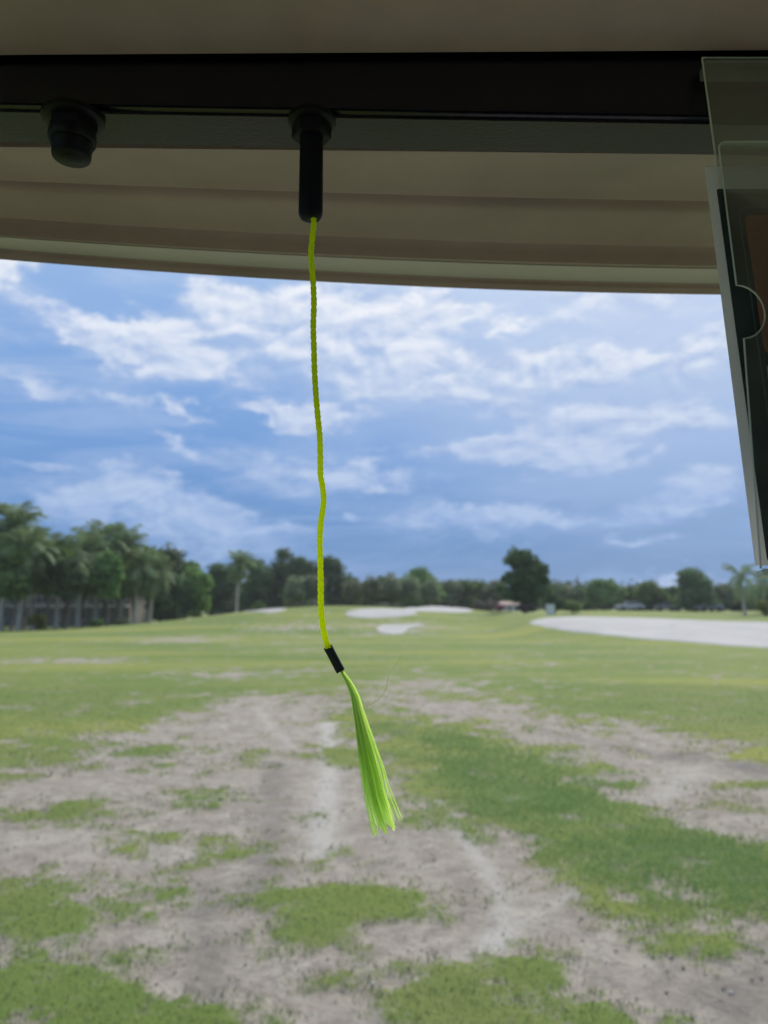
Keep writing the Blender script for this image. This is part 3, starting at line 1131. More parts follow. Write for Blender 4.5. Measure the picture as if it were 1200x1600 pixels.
# --- trees behind the palms and along the back
BG = 'trees along the back of the course'
T = [
    (38, 820, 100, 79, 'leaf_mid', 'bushy tree rising behind the palms at the far left'),
    (100, 836, 92, 80, 'leaf_dark', 'dark tree behind the palms, left of the tallest middle palm'),
    (212, 850, 84, 84, 'leaf_mid', 'leafy tree showing just behind the right end of the palm row'),
    (158, 846, 84, 83, 'leaf_mid', 'mid green tree behind the tall palm in the middle of the left row'),
    (18, 850, 66, 67, 'leaf_mid', 'leafy tree between the two leftmost palms'),
    (104, 862, 56, 69, 'leaf_dark', 'dark leafy tree before the third gap between the palm trunks'),
    (168, 856, 52, 72, 'leaf_mid', 'round leafy tree just right of the tall upright palm'),
    (72, 846, 70, 70, 'leaf_light', 'bright leafy tree between the second and fourth palms at the left'),
    (128, 858, 70, 77, 'leaf_mid', 'leafy tree before the middle of the grey building'),
    (186, 868, 66, 79, 'leaf_light', 'bright low tree right of the tall palm in the middle of the left row'),
    (252, 848, 84, 104, 'leaf_dark', 'tall dark tree directly right of the palm row'),
    (286, 874, 64, 106, 'leaf_mid', 'sloping mid green tree right of the tall dark one'),
    (262, 898, 76, 90, 'leaf_dark', 'low dark tree in front of the tall one beside the palms'),
    (304, 889, 62, 92, 'leaf_light', 'bright yellow green tree left of the lone shaggy palm'),
    (340, 880, 66, 112, 'leaf_dark', 'dark tree directly left behind the lone shaggy palm'),
    (400, 872, 60, 118, 'leaf_dark', 'dark tree directly right behind the lone shaggy palm'),
    (438, 855, 62, 122, 'leaf_dark', 'highest dark tree in the clump left of the cord'),
    (474, 866, 60, 120, 'leaf_dark', 'dark tree just left of the hanging cord'),
    (512, 869, 56, 122, 'leaf_dark', 'dark tree just right of the hanging cord'),
    (545, 889, 46, 124, 'leaf_dark', 'lower dark tree at the right foot of the clump behind the cord'),
    (596, 902, 56, 122, 'leaf_dark', 'low dark tree behind the gap in the rounded trees'),
    (652, 890, 84, 122, 'leaf_mid', 'broad domed tree above the rounded trees right of the cord'),
    (702, 911, 48, 126, 'leaf_round', 'low greyish tree right of the broad domed one'),
    (738, 907, 60, 128, 'leaf_mid', 'low tree left behind the lone big dark tree'),
    (775, 909, 46, 126, 'leaf_round', 'pale low tree touching the left side of the lone big dark tree'),
    (885, 920, 46, 132, 'leaf_dark', 'low dark tree right of the lone big dark tree'),
    (915, 921, 44, 134, 'leaf_dark', 'low dark tree left of the dome shaped tree over the big bunker'),
    (946, 905, 58, 124, 'leaf_mid', 'dome shaped tree above the left half of the big bunker'),
    (986, 919, 44, 128, 'leaf_dark', 'low tree between two taller ones above the big bunker'),
    (1020, 908, 54, 120, 'leaf_mid', 'loose spreading tree left of the dark rounded tree above the big bunker'),
    (1056, 918, 40, 126, 'leaf_dark', 'low tree tucked against the dark rounded tree above the big bunker'),
    (1087, 893, 70, 112, 'leaf_dark', 'dark rounded tree standing tallest above the big bunker'),
    (1128, 914, 44, 122, 'leaf_round', 'greyish tree right of the dark rounded tree'),
    (1152, 924, 50, 126, 'leaf_dark', 'low dark tree behind the thin drooping palm'),
    (1190, 918, 50, 128, 'leaf_dark', 'dark tree behind the palm at the right edge'),
    (-40, 815, 120, 84, 'leaf_mid', 'bushy tree cut off by the left edge of the picture'),
    (1240, 910, 70, 122, 'leaf_mid', 'tree beyond the right edge of the picture'),
]
for i, (px, tp, wp, Y, lm, lab) in enumerate(T):
    big_ = wp > 65
    broad_tree(px, tp, wp, Y, lm, lab, BG, 100 + i, 18 if big_ else 14, 4200 if big_ else 3000, .30, low=.55 if (px < 225 and Y < 90) else .14)
for i, (px, tp, wp) in enumerate([(460, 900, 36), (489, 896, 38), (550, 901, 32), (580, 901, 36), (611, 897, 38), (640, 899, 40), (672, 903, 34)]):
    lab = ['isolated rounded tree with bare lower stems left of the cord', 'rounded tree hidden partly by the hanging cord',
           'first rounded tree right of the cord', 'second rounded tree right of the cord', 'third rounded tree right of the cord, above the oval bunker',
           'fourth rounded tree right of the cord', 'last rounded tree at the right end of the row'][i]
    round_tree(px, tp, wp, 100 + (i % 3) * 2, lab, 300 + i)

# --- the lone big dark tree, its crown shaped from its own lobes
Yb = 76
bx, by, bz = place(820, Yb)
bt = thing('big_tree', 'lone big dark tree standing left of the large bunker', 'tree', (bx, by, bz))
lob = []
for (px, py, r_) in [(804, 876, 16), (818, 872, 12), (833, 884, 14), (846, 891, 9), (849, 908, 10), (822, 902, 21), (798, 905, 12), (788, 906, 6),
                     (840, 925, 14), (810, 927, 20), (852, 926, 8), (795, 930, 12), (828, 936, 14), (783, 921, 7)]:
    q = at_y(px, py, Yb)
    k = r_ / ppm(Yb) * 1.02
    lob.append((q.x - bx, random.uniform(-.9, .9), q.z - bz, k, k * 1.1, k))
link('crown', crown_mesh('crown', lob, 7500, .20, 900), M['leaf_dark'], bt)
link('trunk', trunk_mesh(6.0, .24, 2.0, 901, 6), M['bark'], bt)


# --- shrubs
def shrub(px, top, wpx, Y, m_, label, seed, leaves=900, size=.16, n=8):
    x, y, z = place(px, Y)
    h = max(.4, top_h(top, px, Y))
    wd = wpx / ppm(Y)
    root = thing('shrub', label, 'shrub', (x, y, z - .05))
    rr = random.Random(seed)
    L = []
    for i in range(n):
        an = rr.uniform(0, 6.28)
        s = wd * rr.uniform(.18, .28)
        L.append((math.cos(an) * wd * .27, math.sin(an) * wd * .27, h * rr.uniform(.3, .7), s, s, h * .3))
    link('foliage', crown_mesh('foliage', L, leaves, size, seed), M[m_], root)
    mb = MB()
    for k in range(5):
        an = k * 1.3
        mb.tube([(0, 0, -.1), (math.cos(an) * wd * .12, math.sin(an) * wd * .12, h * .35), (math.cos(an) * wd * .25, math.sin(an) * wd * .25, h * .7)], [.03, .025, .01], 5)
    link('stem', mb.mesh('stem'), M['bark'], root)
    return root


shrub(822, 940, 30, 74, 'bush_brown', 'brown dry bush at the foot of the lone big tree', 400)
shrub(866, 926, 38, 80, 'leaf_dark', 'dark rounded bush right of the lone big tree', 401, 1500)
shrub(895, 936, 40, 96, 'leaf_light', 'light green bush right of the dark one, behind the bunker', 402, 1400)
shrub(305, 955, 20, 84, 'leaf_mid', 'small green bush alone before the dark trees on the left', 403)
shrub(58, 956, 28, 68, 'bush_yellow', 'yellow green bush at the foot of the palms before the building', 404)
shrub(152, 966, 18, 72, 'leaf_mid', 'small bush between palm trunks at the left', 405)
shrub(190, 964, 24, 76, 'leaf_round', 'greyish low bush under the right half of the palm row', 406)
shrub(1196, 936, 34, 84, 'bush_yellow', 'yellow green bush at the right edge of the picture', 407)
shrub(594, 942, 26, 96, 'bush_brown', 'low greyish brown bush behind the crest above the oval bunker', 408)
shrub(404, 938, 24, 96, 'leaf_mid', 'low bush behind the small bunker on the left shoulder', 409)
shrub(756, 934, 34, 110, 'bush_brown', 'greyish brown bush left of the red roofed cottage', 410)

# --- far wood closing the view, one mass
r = np.random.default_rng(77)
wl = []
for i in range(340):
    px = r.uniform(-500, 1750)
    Y = r.uniform(150, 190)
    x, y, z = place(px, Y)
    tp = 914 + 7 * math.sin(px * .013) + r.uniform(-5, 6)
    if px < 330: tp -= 14
    h = max(3.5, top_h(tp, px, Y))
    wv = r.uniform(3.2, 6)
    wl.append((x, y, z + h * .5, wv, wv * .7, h * .52) if i % 3 else (x, y - 6, z + h * .22, wv * 1.3, wv * .6, h * .3))
setp(link('far_wood', crown_mesh('far_wood', wl, 62000, .5, 78), M['leaf_dark']), 'far dark wood closing off the end of the course', kind='stuff')


# ------------------------------------------------------------------ buildings
def apartment():
    Y = 90
    x0 = (-160 - 600) / FPX * Y
    x1 = (205 - 600) / FPX * Y
    zg = -.35
    root = thing('apartment_building', 'two storey grey apartment building behind the row of palms', 'building', (x0, Y, zg))
    W = x1 - x0
    zt = at_y(60, 915, Y).z - zg
    D = 9
    mb = MB()
    nb = 12
    bw = W / nb
    ws = 1.3
    rows = [(.75, 2.0), (zt * .56, zt * .56 + 1.35)]
    # wall built round its openings
    zc = [0, rows[0][0], rows[0][1], rows[1][0], rows[1][1], zt]
    for k in range(5):
        a, b = zc[k], zc[k + 1]
        if k in (1, 3):
            for i in range(nb):
                c0 = i * bw
                mb.box((c0 + (bw - ws) / 4, .15, (a + b) / 2), ((bw - ws) / 2, .3, b - a))
                mb.box((c0 + bw - (bw - ws) / 4, .15, (a + b) / 2), ((bw - ws) / 2, .3, b - a))
        else:
            mb.box((W / 2, .15, (a + b) / 2), (W, .3, b - a))
    mb.box((W / 2, D, zt / 2), (W, .3, zt))
    mb.box((.15, D / 2 + .1, zt / 2), (.3, D - .4, zt))
    mb.box((W - .15, D / 2 + .1, zt / 2), (.3, D - .4, zt))
    link('wall', mb.mesh('wall', False), M['wall_grey'], root)
    fm = MB()
    for s in (-1, 1):
        fm.box((s * (ws / 2 - .04), .1, .65), (.08, .1, 1.3))
    fm.box((0, .1, .04), (ws - .16, .1, .08))
    fm.box((0, .1, 1.26), (ws - .16, .1, .08))
    fm.box((0, .1, .65), (.05, .08, 1.14))
    fme = fm.mesh('window', False)
    fme.materials.append(M['wall_white'])
    pn = MB()
    pn.box((0, .16, .65), (ws - .02, .02, 1.26))
    pme = pn.mesh('pane', False)
    pme.materials.append(M['glass_dark'])
    for rw in rows:
        for i in range(nb):
            wo_ = link('window', fme, None, root)
            wo_.location = (i * bw + bw / 2, 0, rw[0] + (.01))
            pane = link('pane', pme, None, wo_)
    sl = MB()
    sl.box((W / 2, -.55, zt * .5), (W, 1.1, .16))
    for i in range(nb + 1):
        sl.box((min(max(i * bw, .1), W - .1), -.98, zt * .5 + .6), (.06, .06, 1.0))
    sl.box((W / 2, -.98, zt * .5 + 1.12), (W, .07, .06))
    link('balcony', sl.mesh('balcony', False), M['wall_white'], root)
    rf = MB()
    e = 1.0
    vs = [(-e, -e - .3, zt), (W + e, -e - .3, zt), (W + e, D + e, zt), (-e, D + e, zt), (D * .5, D * .5, zt + .55), (W - D * .5, D * .5, zt + .55)]
    rf.add(vs, [(0, 1, 5, 4), (1, 2, 5), (2, 3, 4, 5), (3, 0, 4), (0, 3, 2, 1)])
    ro = link('roof', rf.mesh('roof', False), M['tile_pink'], root)
    fa = MB()
    fa.box((W / 2, -e - .33, zt - .06), (W + 2 * e, .06, .2))
    link('fascia', fa.mesh('fascia', False), M['wall_white'], ro)


apartment()


def cottage(px, Y, wpx, top, label):
    x, y, z = place(px, Y)
    W = wpx / ppm(Y)
    root = thing('cottage', label, 'house', (x, y, z))
    h = top_h(top, px, Y)
    we = h * .62
    D = 4
    mb = MB()
    mb.box((0, D / 2, we / 2), (W, D, we))
    link('wall', mb.mesh('wall', False), M['wall_white'], root)
    rf = MB()
    a = W / 2 + .3
    rf.add([(-a, -.4, we), (a, -.4, we), (a, D + .4, we), (-a, D + .4, we), (-a + 1.2, D / 2, h), (a - 1.2, D / 2, h)],
           [(0, 1, 5, 4), (1, 2, 5), (2, 3, 4, 5), (3, 0, 4), (0, 3, 2, 1)])
    link('roof', rf.mesh('roof', False), M['tile_pink'], root)
    for k in (-.3, .3):
        wm = MB()
        wm.box((k * W, -.02, we * .5), (W * .2, .06, we * .4))
        link('window', wm.mesh('window', False), M['glass_dark'], root)
    dm = MB()
    dm.box((0, -.02, we * .36), (W * .12, .06, we * .7))
    link('door', dm.mesh('door', False), M['wall_grey'], root)


cottage(797, 118, 38, 939, 'low white cottage with a reddish roof left of the lone big tree')


def car(px, Y, paint, label, rz, group):
    x, y, z = place(px, Y)
    root = thing('parked_car', label, 'car', (x, y, z), rz, group)
    prof = [(-2.1, .35), (-2.15, .7), (-1.95, .92), (-1.2, .98), (-.65, 1.42), (.75, 1.45), (1.45, 1.0), (2.1, .85), (2.15, .4)]
    mb = MB()
    vs = []
    for s in (-1, 1):
        for (a, b) in prof:
            wv = .86 if b < 1.1 else .68
            vs.append((a, s * wv, b))
    n = len(prof)
    fs = [tuple(range(n)), tuple(range(2 * n - 1, n - 1, -1))] + [(i, i + 1, n + i + 1, n + i) for i in range(n - 1)] + [(n - 1, 0, n, 2 * n - 1)]
    mb.add(vs, fs)
    link('body', mb.mesh('body', True, .06, 2), M[paint], root)
    gl = MB()
    for s in (-1, 1):
        gl.add([(-1.05, s * .87, 1.02), (1.3, s * .87, 1.03), (.72, s * .74, 1.37), (-.6, s * .74, 1.35)], [(0, 1, 2, 3)])
    gl.add([(-1.24, -.6, 1.02), (-1.24, .6, 1.02), (-.75, .5, 1.4), (-.75, -.5, 1.4)], [(0, 1, 2, 3)])
    link('window', gl.mesh('window', False), M['glass_dark'], root)
    for a in (-1.3, 1.3):
        for s in (-1, 1):
            wm = MB()
            wm.tube([(a, s * .66, .32), (a, s * .88, .32)], .32, 16)
            link('wheel', wm.mesh('wheel'), M['tyre'], root)
    return root


CG = 'cars parked beyond the course'
car(766, 116, 'car_red', 'dark red car parked beside the white cottage', .1, CG)
car(984, 118, 'car_white', 'white car parked under the low trees behind the big bunker', .05, CG)
car(1044, 117, 'car_silver', 'silver car left of the dark rounded tree above the bunker', -.05, CG)
car(1066, 119, 'car_white', 'white car under the dark rounded tree above the bunker', .1, CG)
car(1106, 110, 'car_silver', 'silver car right under the dark rounded tree', .3, CG)

# small pale box on the grass by the bush
ux, uy, uz = place(860, 70)
ub = thing('utility_box', 'small pale box standing on the grass right of the big tree', 'box', (ux, uy, uz))
mb = MB(); mb.box((0, 0, .45), (.7, .5, .9))
link('cabinet', mb.mesh('cabinet', True, .04), M['wall_white'], ub)
mb = MB(); mb.box((0, 0, .93), (.78, .58, .06))
link('lid', mb.mesh('lid', True, .02), M['wall_white'], ub)

# ------------------------------------------------------------------ golf cart
cart = thing('golf_cart', 'golf cart seen from its seat, beige roof underside above the view', 'golf cart', (0, 0, 0))
YB = .40
bl = at_y(0, 169, YB)
br = at_y(1200, 190, YB)


def zbar(x):
    return bl.z + (br.z - bl.z) * (x - bl.x) / (br.x - bl.x)


rl = at_y(0, 95, YB)
rr_ = at_y(1200, 87.5, YB)


def zroof(x):
    return rl.z + (rr_.z - rl.z) * (x - rl.x) / (rr_.x - rl.x) - .05 * max(0, -.2 - x) ** 1.5


YF = at_z(600, 238, zbar(0)).y      # far lower edge of the bar
XL, XR = -.43, .88
XC = .26
mb = MB()
BH = .060
vs = []
for x in (XL + .02, XR - .02):
    zb = zbar(x)
    vs += [(x, YB, zb), (x, YF, zb), (x, YF, zb + BH), (x, YB, zb + BH)]
mb.add(vs, [(0, 1, 5, 4), (1, 2, 6, 5), (2, 3, 7, 6), (3, 0, 4, 7), (0, 3, 2, 1), (4, 5, 6, 7)])
bar = link('frame_bar', mb.mesh('frame_bar', True, .0035, 3), M['bar_black'], cart)

# roof underside section ahead of the bar: (py at mid frame, Y)
FP = [(236, YF + .006), (258, .480), (284, .506), (298, .516), (304, .520), (303, .523), (294, .527), (290, .531), (300, .536), (318, .5405), (326, .546),
      (340, .560), (354, .573), (368, .583), (374, .587), (371, .590), (366, .593), (380, .598), (394, .6005), (402, .602), (405, .613), (415, .628), (427, .645),
      (429, .646), (432, .6475), (437, .648), (446, .652)]
FPz = [Vector((Y, at_y(640, py, Y).z, 0)) for py, Y in FP]
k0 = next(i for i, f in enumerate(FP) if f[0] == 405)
n_sheen = sum(1 for f in FP if 405 <= f[0] <= 427)


def soften(P, it=3):
    for _ in range(it):
        Q = [P[0]]
        for a, b in zip(P[:-1], P[1:]):
            Q += [a.lerp(b, .25), a.lerp(b, .75)]
        P = Q + [P[-1]]
    return P


soft_part = soften(FPz[:k0])
FPz = [(p.x, p.y) for p in soft_part + FPz[k0:]]
k0 = len(soft_part)
ylip0 = FPz[-1][0]
zlip = FPz[-1][1]


def ylip(x):
    return ylip0 + .012 - .145 * (x - .30) ** 2 - .9 * max(0, -.36 - x) ** 1.5


xs = np.concatenate([np.linspace(XL, -.2, 12), np.linspace(-.18, .6, 24), np.linspace(.62, XR, 8)])
prof_n = None
V, F = [], []
for x in xs:
    zr_ = zroof(x)
    s = (ylip(x) - (YF + .006)) / (ylip0 - (YF + .006))
    sec = []
    for Yr, dz in ((-1.25, -.01), (-1.1, .02), (-.6, .045), (-.2, .045), (.1, .03), (.26, .014), (.34, .005), (YB - .004, 0.0005)):
        sec.append((Yr, zr_ + dz))
    zu = zbar(x) + BH + .004
    sec.append((YB - .003, zu))
    sec.append((YF + .003, zu))
    roll = (zbar(x) - zbar(.0)) * .6
    for (Y, z) in FPz:
        sec.append((YF + .006 + (Y - YF - .006) * s, z + roll))
    Yl, zl = sec[-1]
    sec.append((Yl + .012, zl + .012))
    sec.append((Yl + .010, zl + .035))
    sec.append((Yl - .10, zl + .105))
    sec.append((.2, zr_ + .11))
    sec.append((-.6, zr_ + .12))
    sec.append((-1.27, zr_ + .04))
    prof_n = len(sec)
    V += [(x, a, b) for a, b in sec]
for i in range(len(xs) - 1):
    for k in range(prof_n):
        k2 = (k + 1) % prof_n
        F.append((i * prof_n + k, i * prof_n + k2, (i + 1) * prof_n + k2, (i + 1) * prof_n + k))
F.append(tuple(range(prof_n)))
F.append(tuple(range(len(V) - 1, len(V) - prof_n - 1, -1)))
tr_k = [8 + 2 + k0 + k for k in range(n_sheen)]
mb = MB()
mb.add(V, F)
roof = link('roof', mb.mesh('roof', True), M['roof_beige'], cart)
# paler strip on the front lip, sky reflection put into its colour
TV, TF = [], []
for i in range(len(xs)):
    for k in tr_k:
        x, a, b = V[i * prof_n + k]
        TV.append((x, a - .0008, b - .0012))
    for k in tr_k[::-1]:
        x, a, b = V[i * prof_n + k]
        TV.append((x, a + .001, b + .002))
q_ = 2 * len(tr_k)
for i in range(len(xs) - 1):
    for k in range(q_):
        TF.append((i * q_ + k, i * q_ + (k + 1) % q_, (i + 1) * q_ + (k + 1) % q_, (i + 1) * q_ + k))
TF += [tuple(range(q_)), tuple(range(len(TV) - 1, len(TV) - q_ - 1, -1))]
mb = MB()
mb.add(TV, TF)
link('lip_sheen', mb.mesh('lip_sheen', True), M['sky_sheen'], roof)
# dirt specks stuck to the roof plastic
rsp = random.Random(4)
mb = MB()
for k in range(26):
    x = rsp.uniform(-.25, .3)
    Y = rsp.uniform(.30, .39)
    mb.lathe([(.0004, zroof(x) - .0004 + .0035), (.0009 * rsp.uniform(.5, 1.4), zroof(x) + .0035)], 6, (x, Y, 0))
link('dirt_speck', mb.mesh('dirt_speck'), M['bolt_black'], roof)['kind'] = 'stuff'


# bolts through the bar
def disc(mb_, c, prof, n):
    mb_.lathe(prof, n, c)


def bolt(px, py, Y, wide, style):
    p = at_y(px, py, Y)
    zb = zbar(p.x)
    b0 = thing('bolt', None, None, (p.x, Y, zb))
    b0.parent = cart
    mbw = MB()
    mbw.lathe([(wide * .88, -.0042), (wide, -.003), (wide, -.0006), (wide * .98, .0)], 32)
    link('washer', mbw.mesh('washer'), M['bolt_black'], b0)
    mbn = MB()
    if style == 'nut':
        mbn.lathe([(wide * .80, -.0105), (wide * .82, -.0095), (wide * .82, -.0044)], 6)
        mbn.lathe([(wide * .70, -.0165), (wide * .76, -.0150), (wide * .76, -.0107)], 24)
        link('nut', mbn.mesh('nut', True, .0004, 2), M['bolt_black'], b0)
        mbs = MB()
        mbs.lathe([(wide * .50, -.0262), (wide * .60, -.0252), (wide * .62, -.0240), (wide * .62, -.0200), (wide * .66, -.0185), (wide * .66, -.0167)], 28)
        link('bolt_end', mbs.mesh('bolt_end'), M['bolt_black'], b0)
        mbs = MB()
        mbs.lathe([(wide * .36, -.0268), (wide * .40, -.0263)], 24)
        link('end_face', mbs.mesh('end_face'), M['bolt_black'], b0)
    else:
        mbn.lathe([(wide * .78, -.0125), (wide * .84, -.0115), (wide * .84, -.0044)], 6)
        link('nut', mbn.mesh('nut', True, .0004, 2), M['bolt_black'], b0)
    return b0


b_left = bolt(114, 200, YB + .0065, .0172, 'nut')
b_mid = bolt(487, 200, YB + .0045, .0136, 'cap')
# long vinyl cap over the middle bolt
YC = YB + .0045
ce = at_y(489, 343, YC)
czb = zbar(ce.x)
cl_ = czb - ce.z
mb = MB()
rc = .0068
mb.lathe([(rc * .55, -cl_), (rc * .80, -cl_ + .0006), (rc * .95, -cl_ + .0022), (rc * 1.0, -cl_ + .0045), (rc * .985, -cl_ * .6), (rc * .97, -.0127)], 28)
link('bolt_cap', mb.mesh('bolt_cap'), M['cap_black'], b_mid)

# rest of the cart, around and below the camera
for x in (XL + .035, XR - .035):
    for pts in ([(x, YF - .02, zbar(x) + .02), (x, .62, 1.45), (x, .86, 1.0), (x, .95, .8)],
                [(x, -1.02, zroof(x) - .02), (x, -.86, 1.2), (x, -.8, .75)]):
        mb = MB()
        mb.tube(pts, .018, 12)
        link('roof_post', mb.mesh('roof_post'), M['bar_black'], cart)
xm = (XL + XR) / 2
mb = MB(); mb.box((xm, .88, .62), (1.16, .5, .6))
link('front_cowl', mb.mesh('front_cowl', True, .12, 4), M['cart_body'], cart)
mb = MB(); mb.box((xm, .22, .30), (1.16, .96, .05))
link('floor', mb.mesh('floor', True, .01), M['floor_mat'], cart)
mb = MB(); mb.box((xm, -.42, .50), (1.12, .46, .40))
mb.box((xm, -1.05, .55), (1.14, .8, .5))
link('rear_body', mb.mesh('rear_body', True, .05, 3), M['cart_body'], cart)
mb = MB(); mb.box((xm, -1.16, 1.34), (1.14, .02, 1.16))  # unseen panels added behind the seat to cut light from the rear
for x in (XL + .06, XR - .06):
    mb.box((x, -.86, 1.36), (.015, .58, 1.1))
link('rear_light_block', mb.mesh('rear_light_block', True, .004), M['floor_mat'], cart)
mb = MB(); mb.box((xm, -.38, .77), (1.1, .52, .13))
link('seat', mb.mesh('seat', True, .045, 4), M['seat'], cart)
mb = MB(); mb.box((xm, -.70, 1.08), (1.1, .12, .46), Matrix.Rotation(R(-10), 3, 'X'))
link('backrest', mb.mesh('backrest', True, .045, 4), M['seat'], cart)
for x in (XL + .08, XR - .08):
    for y in (.95, -.85):
        mb = MB(); mb.lathe([(.12, -.09), (.21, -.085), (.235, -.05), (.235, .05), (.21, .085), (.12, .09)], 28)
        wl_ = link('wheel', mb.mesh('wheel'), M['tyre'], cart)
        wl_.location = (x, y, .235 + float(H(x, y)))
        wl_.rotation_euler = (0, R(90), 0)
mb = MB(); mb.tube([(xm - .3 + .18 * math.cos(a), .42 + .05 * math.sin(a), .98 + .17 * math.sin(a)) for a in np.linspace(0, 6.283, 33)], .014, 8, False)
link('steering_wheel', mb.mesh('steering_wheel'), M['floor_mat'], cart)

# ------------------------------------------------------------------ the lime cord
YS = YC
def cord_pts():
    P = [(490, 338), (490, 352), (488, 372), (486, 396), (487.5, 420), (489.5, 445), (490.5, 475), (489.5, 510), (490.5, 545), (491.5, 580), (493.5, 615),
         (496.5, 650), (499.5, 682), (500.5, 715), (500.8, 742), (503.5, 758), (505.5, 774), (505, 792), (501.5, 815), (499.8, 842), (500.2, 872),
         (501, 905), (501.2, 940), (503, 968), (507, 992), (513, 1013)]
    return [at_y(a, b, YS + .002 * math.sin(b * .011)) for a, b in P]


def spline(pts, n):
    pts = [Vector(p) for p in pts]
    ext = [pts[0] * 2 - pts[1]] + pts + [pts[-1] * 2 - pts[-2]]
    out = []
    m = len(pts) - 1
    for i in range(n + 1):
        s = i / n * m
        k = min(int(s), m - 1)
        u = s - k
        a, b, c, d = ext[k:k + 4]
        out.append(.5 * ((2 * b) + (c - a) * u + (2 * a - 5 * b + 4 * c - d) * u * u + (3 * b - a - 3 * c + d) * u ** 3))
    return out


def lime(name, c1, c2, trans, rough=.6, clear=0.0):
    m = bpy.data.materials.new(name)
    m.use_nodes = True
    t_ = NT(m.node_tree)
    t_.n.clear()
    o = t_.new('ShaderNodeOutputMaterial')
    gmn = t_.new('ShaderNodeNewGeometry')
    tcn = t_.new('ShaderNodeTexCoord')
    nz = t_.noise(tcn.outputs['Object'], 400, 3, .6)
    f = t_.math('ADD', t_.math('MULTIPLY', gmn.outputs['Random Per Island'], .6), t_.math('MULTIPLY', nz.outputs[0], .4))
    c = t_.mix(f, c1, c2)
    p = t_.new('ShaderNodeBsdfPrincipled')
    t_.put(p.inputs['Base Color'], c)
    p.inputs['Roughness'].default_value = rough
    p.inputs['Specular IOR Level'].default_value = .25
    tr = t_.new('ShaderNodeBsdfTranslucent')
    t_.put(tr.inputs[0], c)
    ms = t_.new('ShaderNodeMixShader')
    ms.inputs[0].default_value = trans
    t_.put(ms.inputs[1], p.outputs[0])
    t_.put(ms.inputs[2], tr.outputs[0])
    if clear > 0:          # the single fibres are glassy
        tp = t_.new('ShaderNodeBsdfTransparent')
        m2 = t_.new('ShaderNodeMixShader')
        m2.inputs[0].default_value = clear
        t_.put(m2.inputs[1], ms.outputs[0])
        t_.put(m2.inputs[2], tp.outputs[0])
        t_.put(o.inputs[0], m2.outputs[0])
    else:
        t_.put(o.inputs[0], ms.outputs[0])
    return m


M['cord'] = lime('cord_lime', (.84, .97, .012), (.90, .99, .02), .60)
M['fibre'] = lime('stray_fibre_pale', (.86, .90, .42), (.92, .95, .50), .5)
M['tassel'] = lime('tassel_lime', (.72, 1.0, .24), (.84, 1.0, .34), .80, .5, .32)

top = at_y(490, 345, YS)
cord = thing('lime_cord', 'neon lime braided cord hanging from the capped bolt, frayed below a black sleeve', 'cord', tuple(top))
off_ = Vector(top)
cp = [p - off_ for p in spline(cord_pts(), 1400)]
# braided skin: plump strands crossing both ways, in relief
acc_l = [0]
for a, b in zip(cp[:-1], cp[1:]):
    acc_l.append(acc_l[-1] + (b - a).length)
NR = 28
fr = Vector((1, 0, 0))
BV = np.zeros((len(cp), NR, 3))
for i, p in enumerate(cp):
    tg = (cp[min(i + 1, len(cp) - 1)] - cp[max(i - 1, 0)]).normalized()
    a = (fr - tg * fr.dot(tg)).normalized()
    b = tg.cross(a)
    for k in range(NR):
        th = 2 * math.pi * k / NR
        s_ = acc_l[i] / .0125 * 2 * math.pi
        p1, p2 = 2 * (th + s_), 2 * (th - s_)
        over = math.sin((p1 + p2) / 2) * math.sin((p1 - p2) / 2)
        ra = abs(math.sin(p1)) if over > 0 else abs(math.sin(p2))
        rad = .00144 + .00056 * (ra ** .8 - .6)
        BV[i, k] = p + (a * math.cos(th) + b * math.sin(th)) * rad
gi_ = np.arange(len(cp) * NR).reshape(len(cp), NR)
gj_ = np.roll(gi_, -1, 1)
BQ = np.stack([gi_[:-1], gj_[:-1], gj_[1:], gi_[1:]], -1).reshape(-1, 4)
link('braid', np_mesh('braid', BV.reshape(-1, 3), BQ, True), M['cord'], cord)

s0, s1 = at_y(512, 1010, YS) - off_, at_y(532.5, 1049, YS) - off_
mb = MB()
sl_pts = [s0.lerp(s1, i / 8) for i in range(9)]
mb.tube(sl_pts, [.00235, .00245, .0024, .00238, .0024, .0024, .00238, .00245, .00235], 24)
link('sleeve', mb.mesh('sleeve'), M['sleeve'], cord)

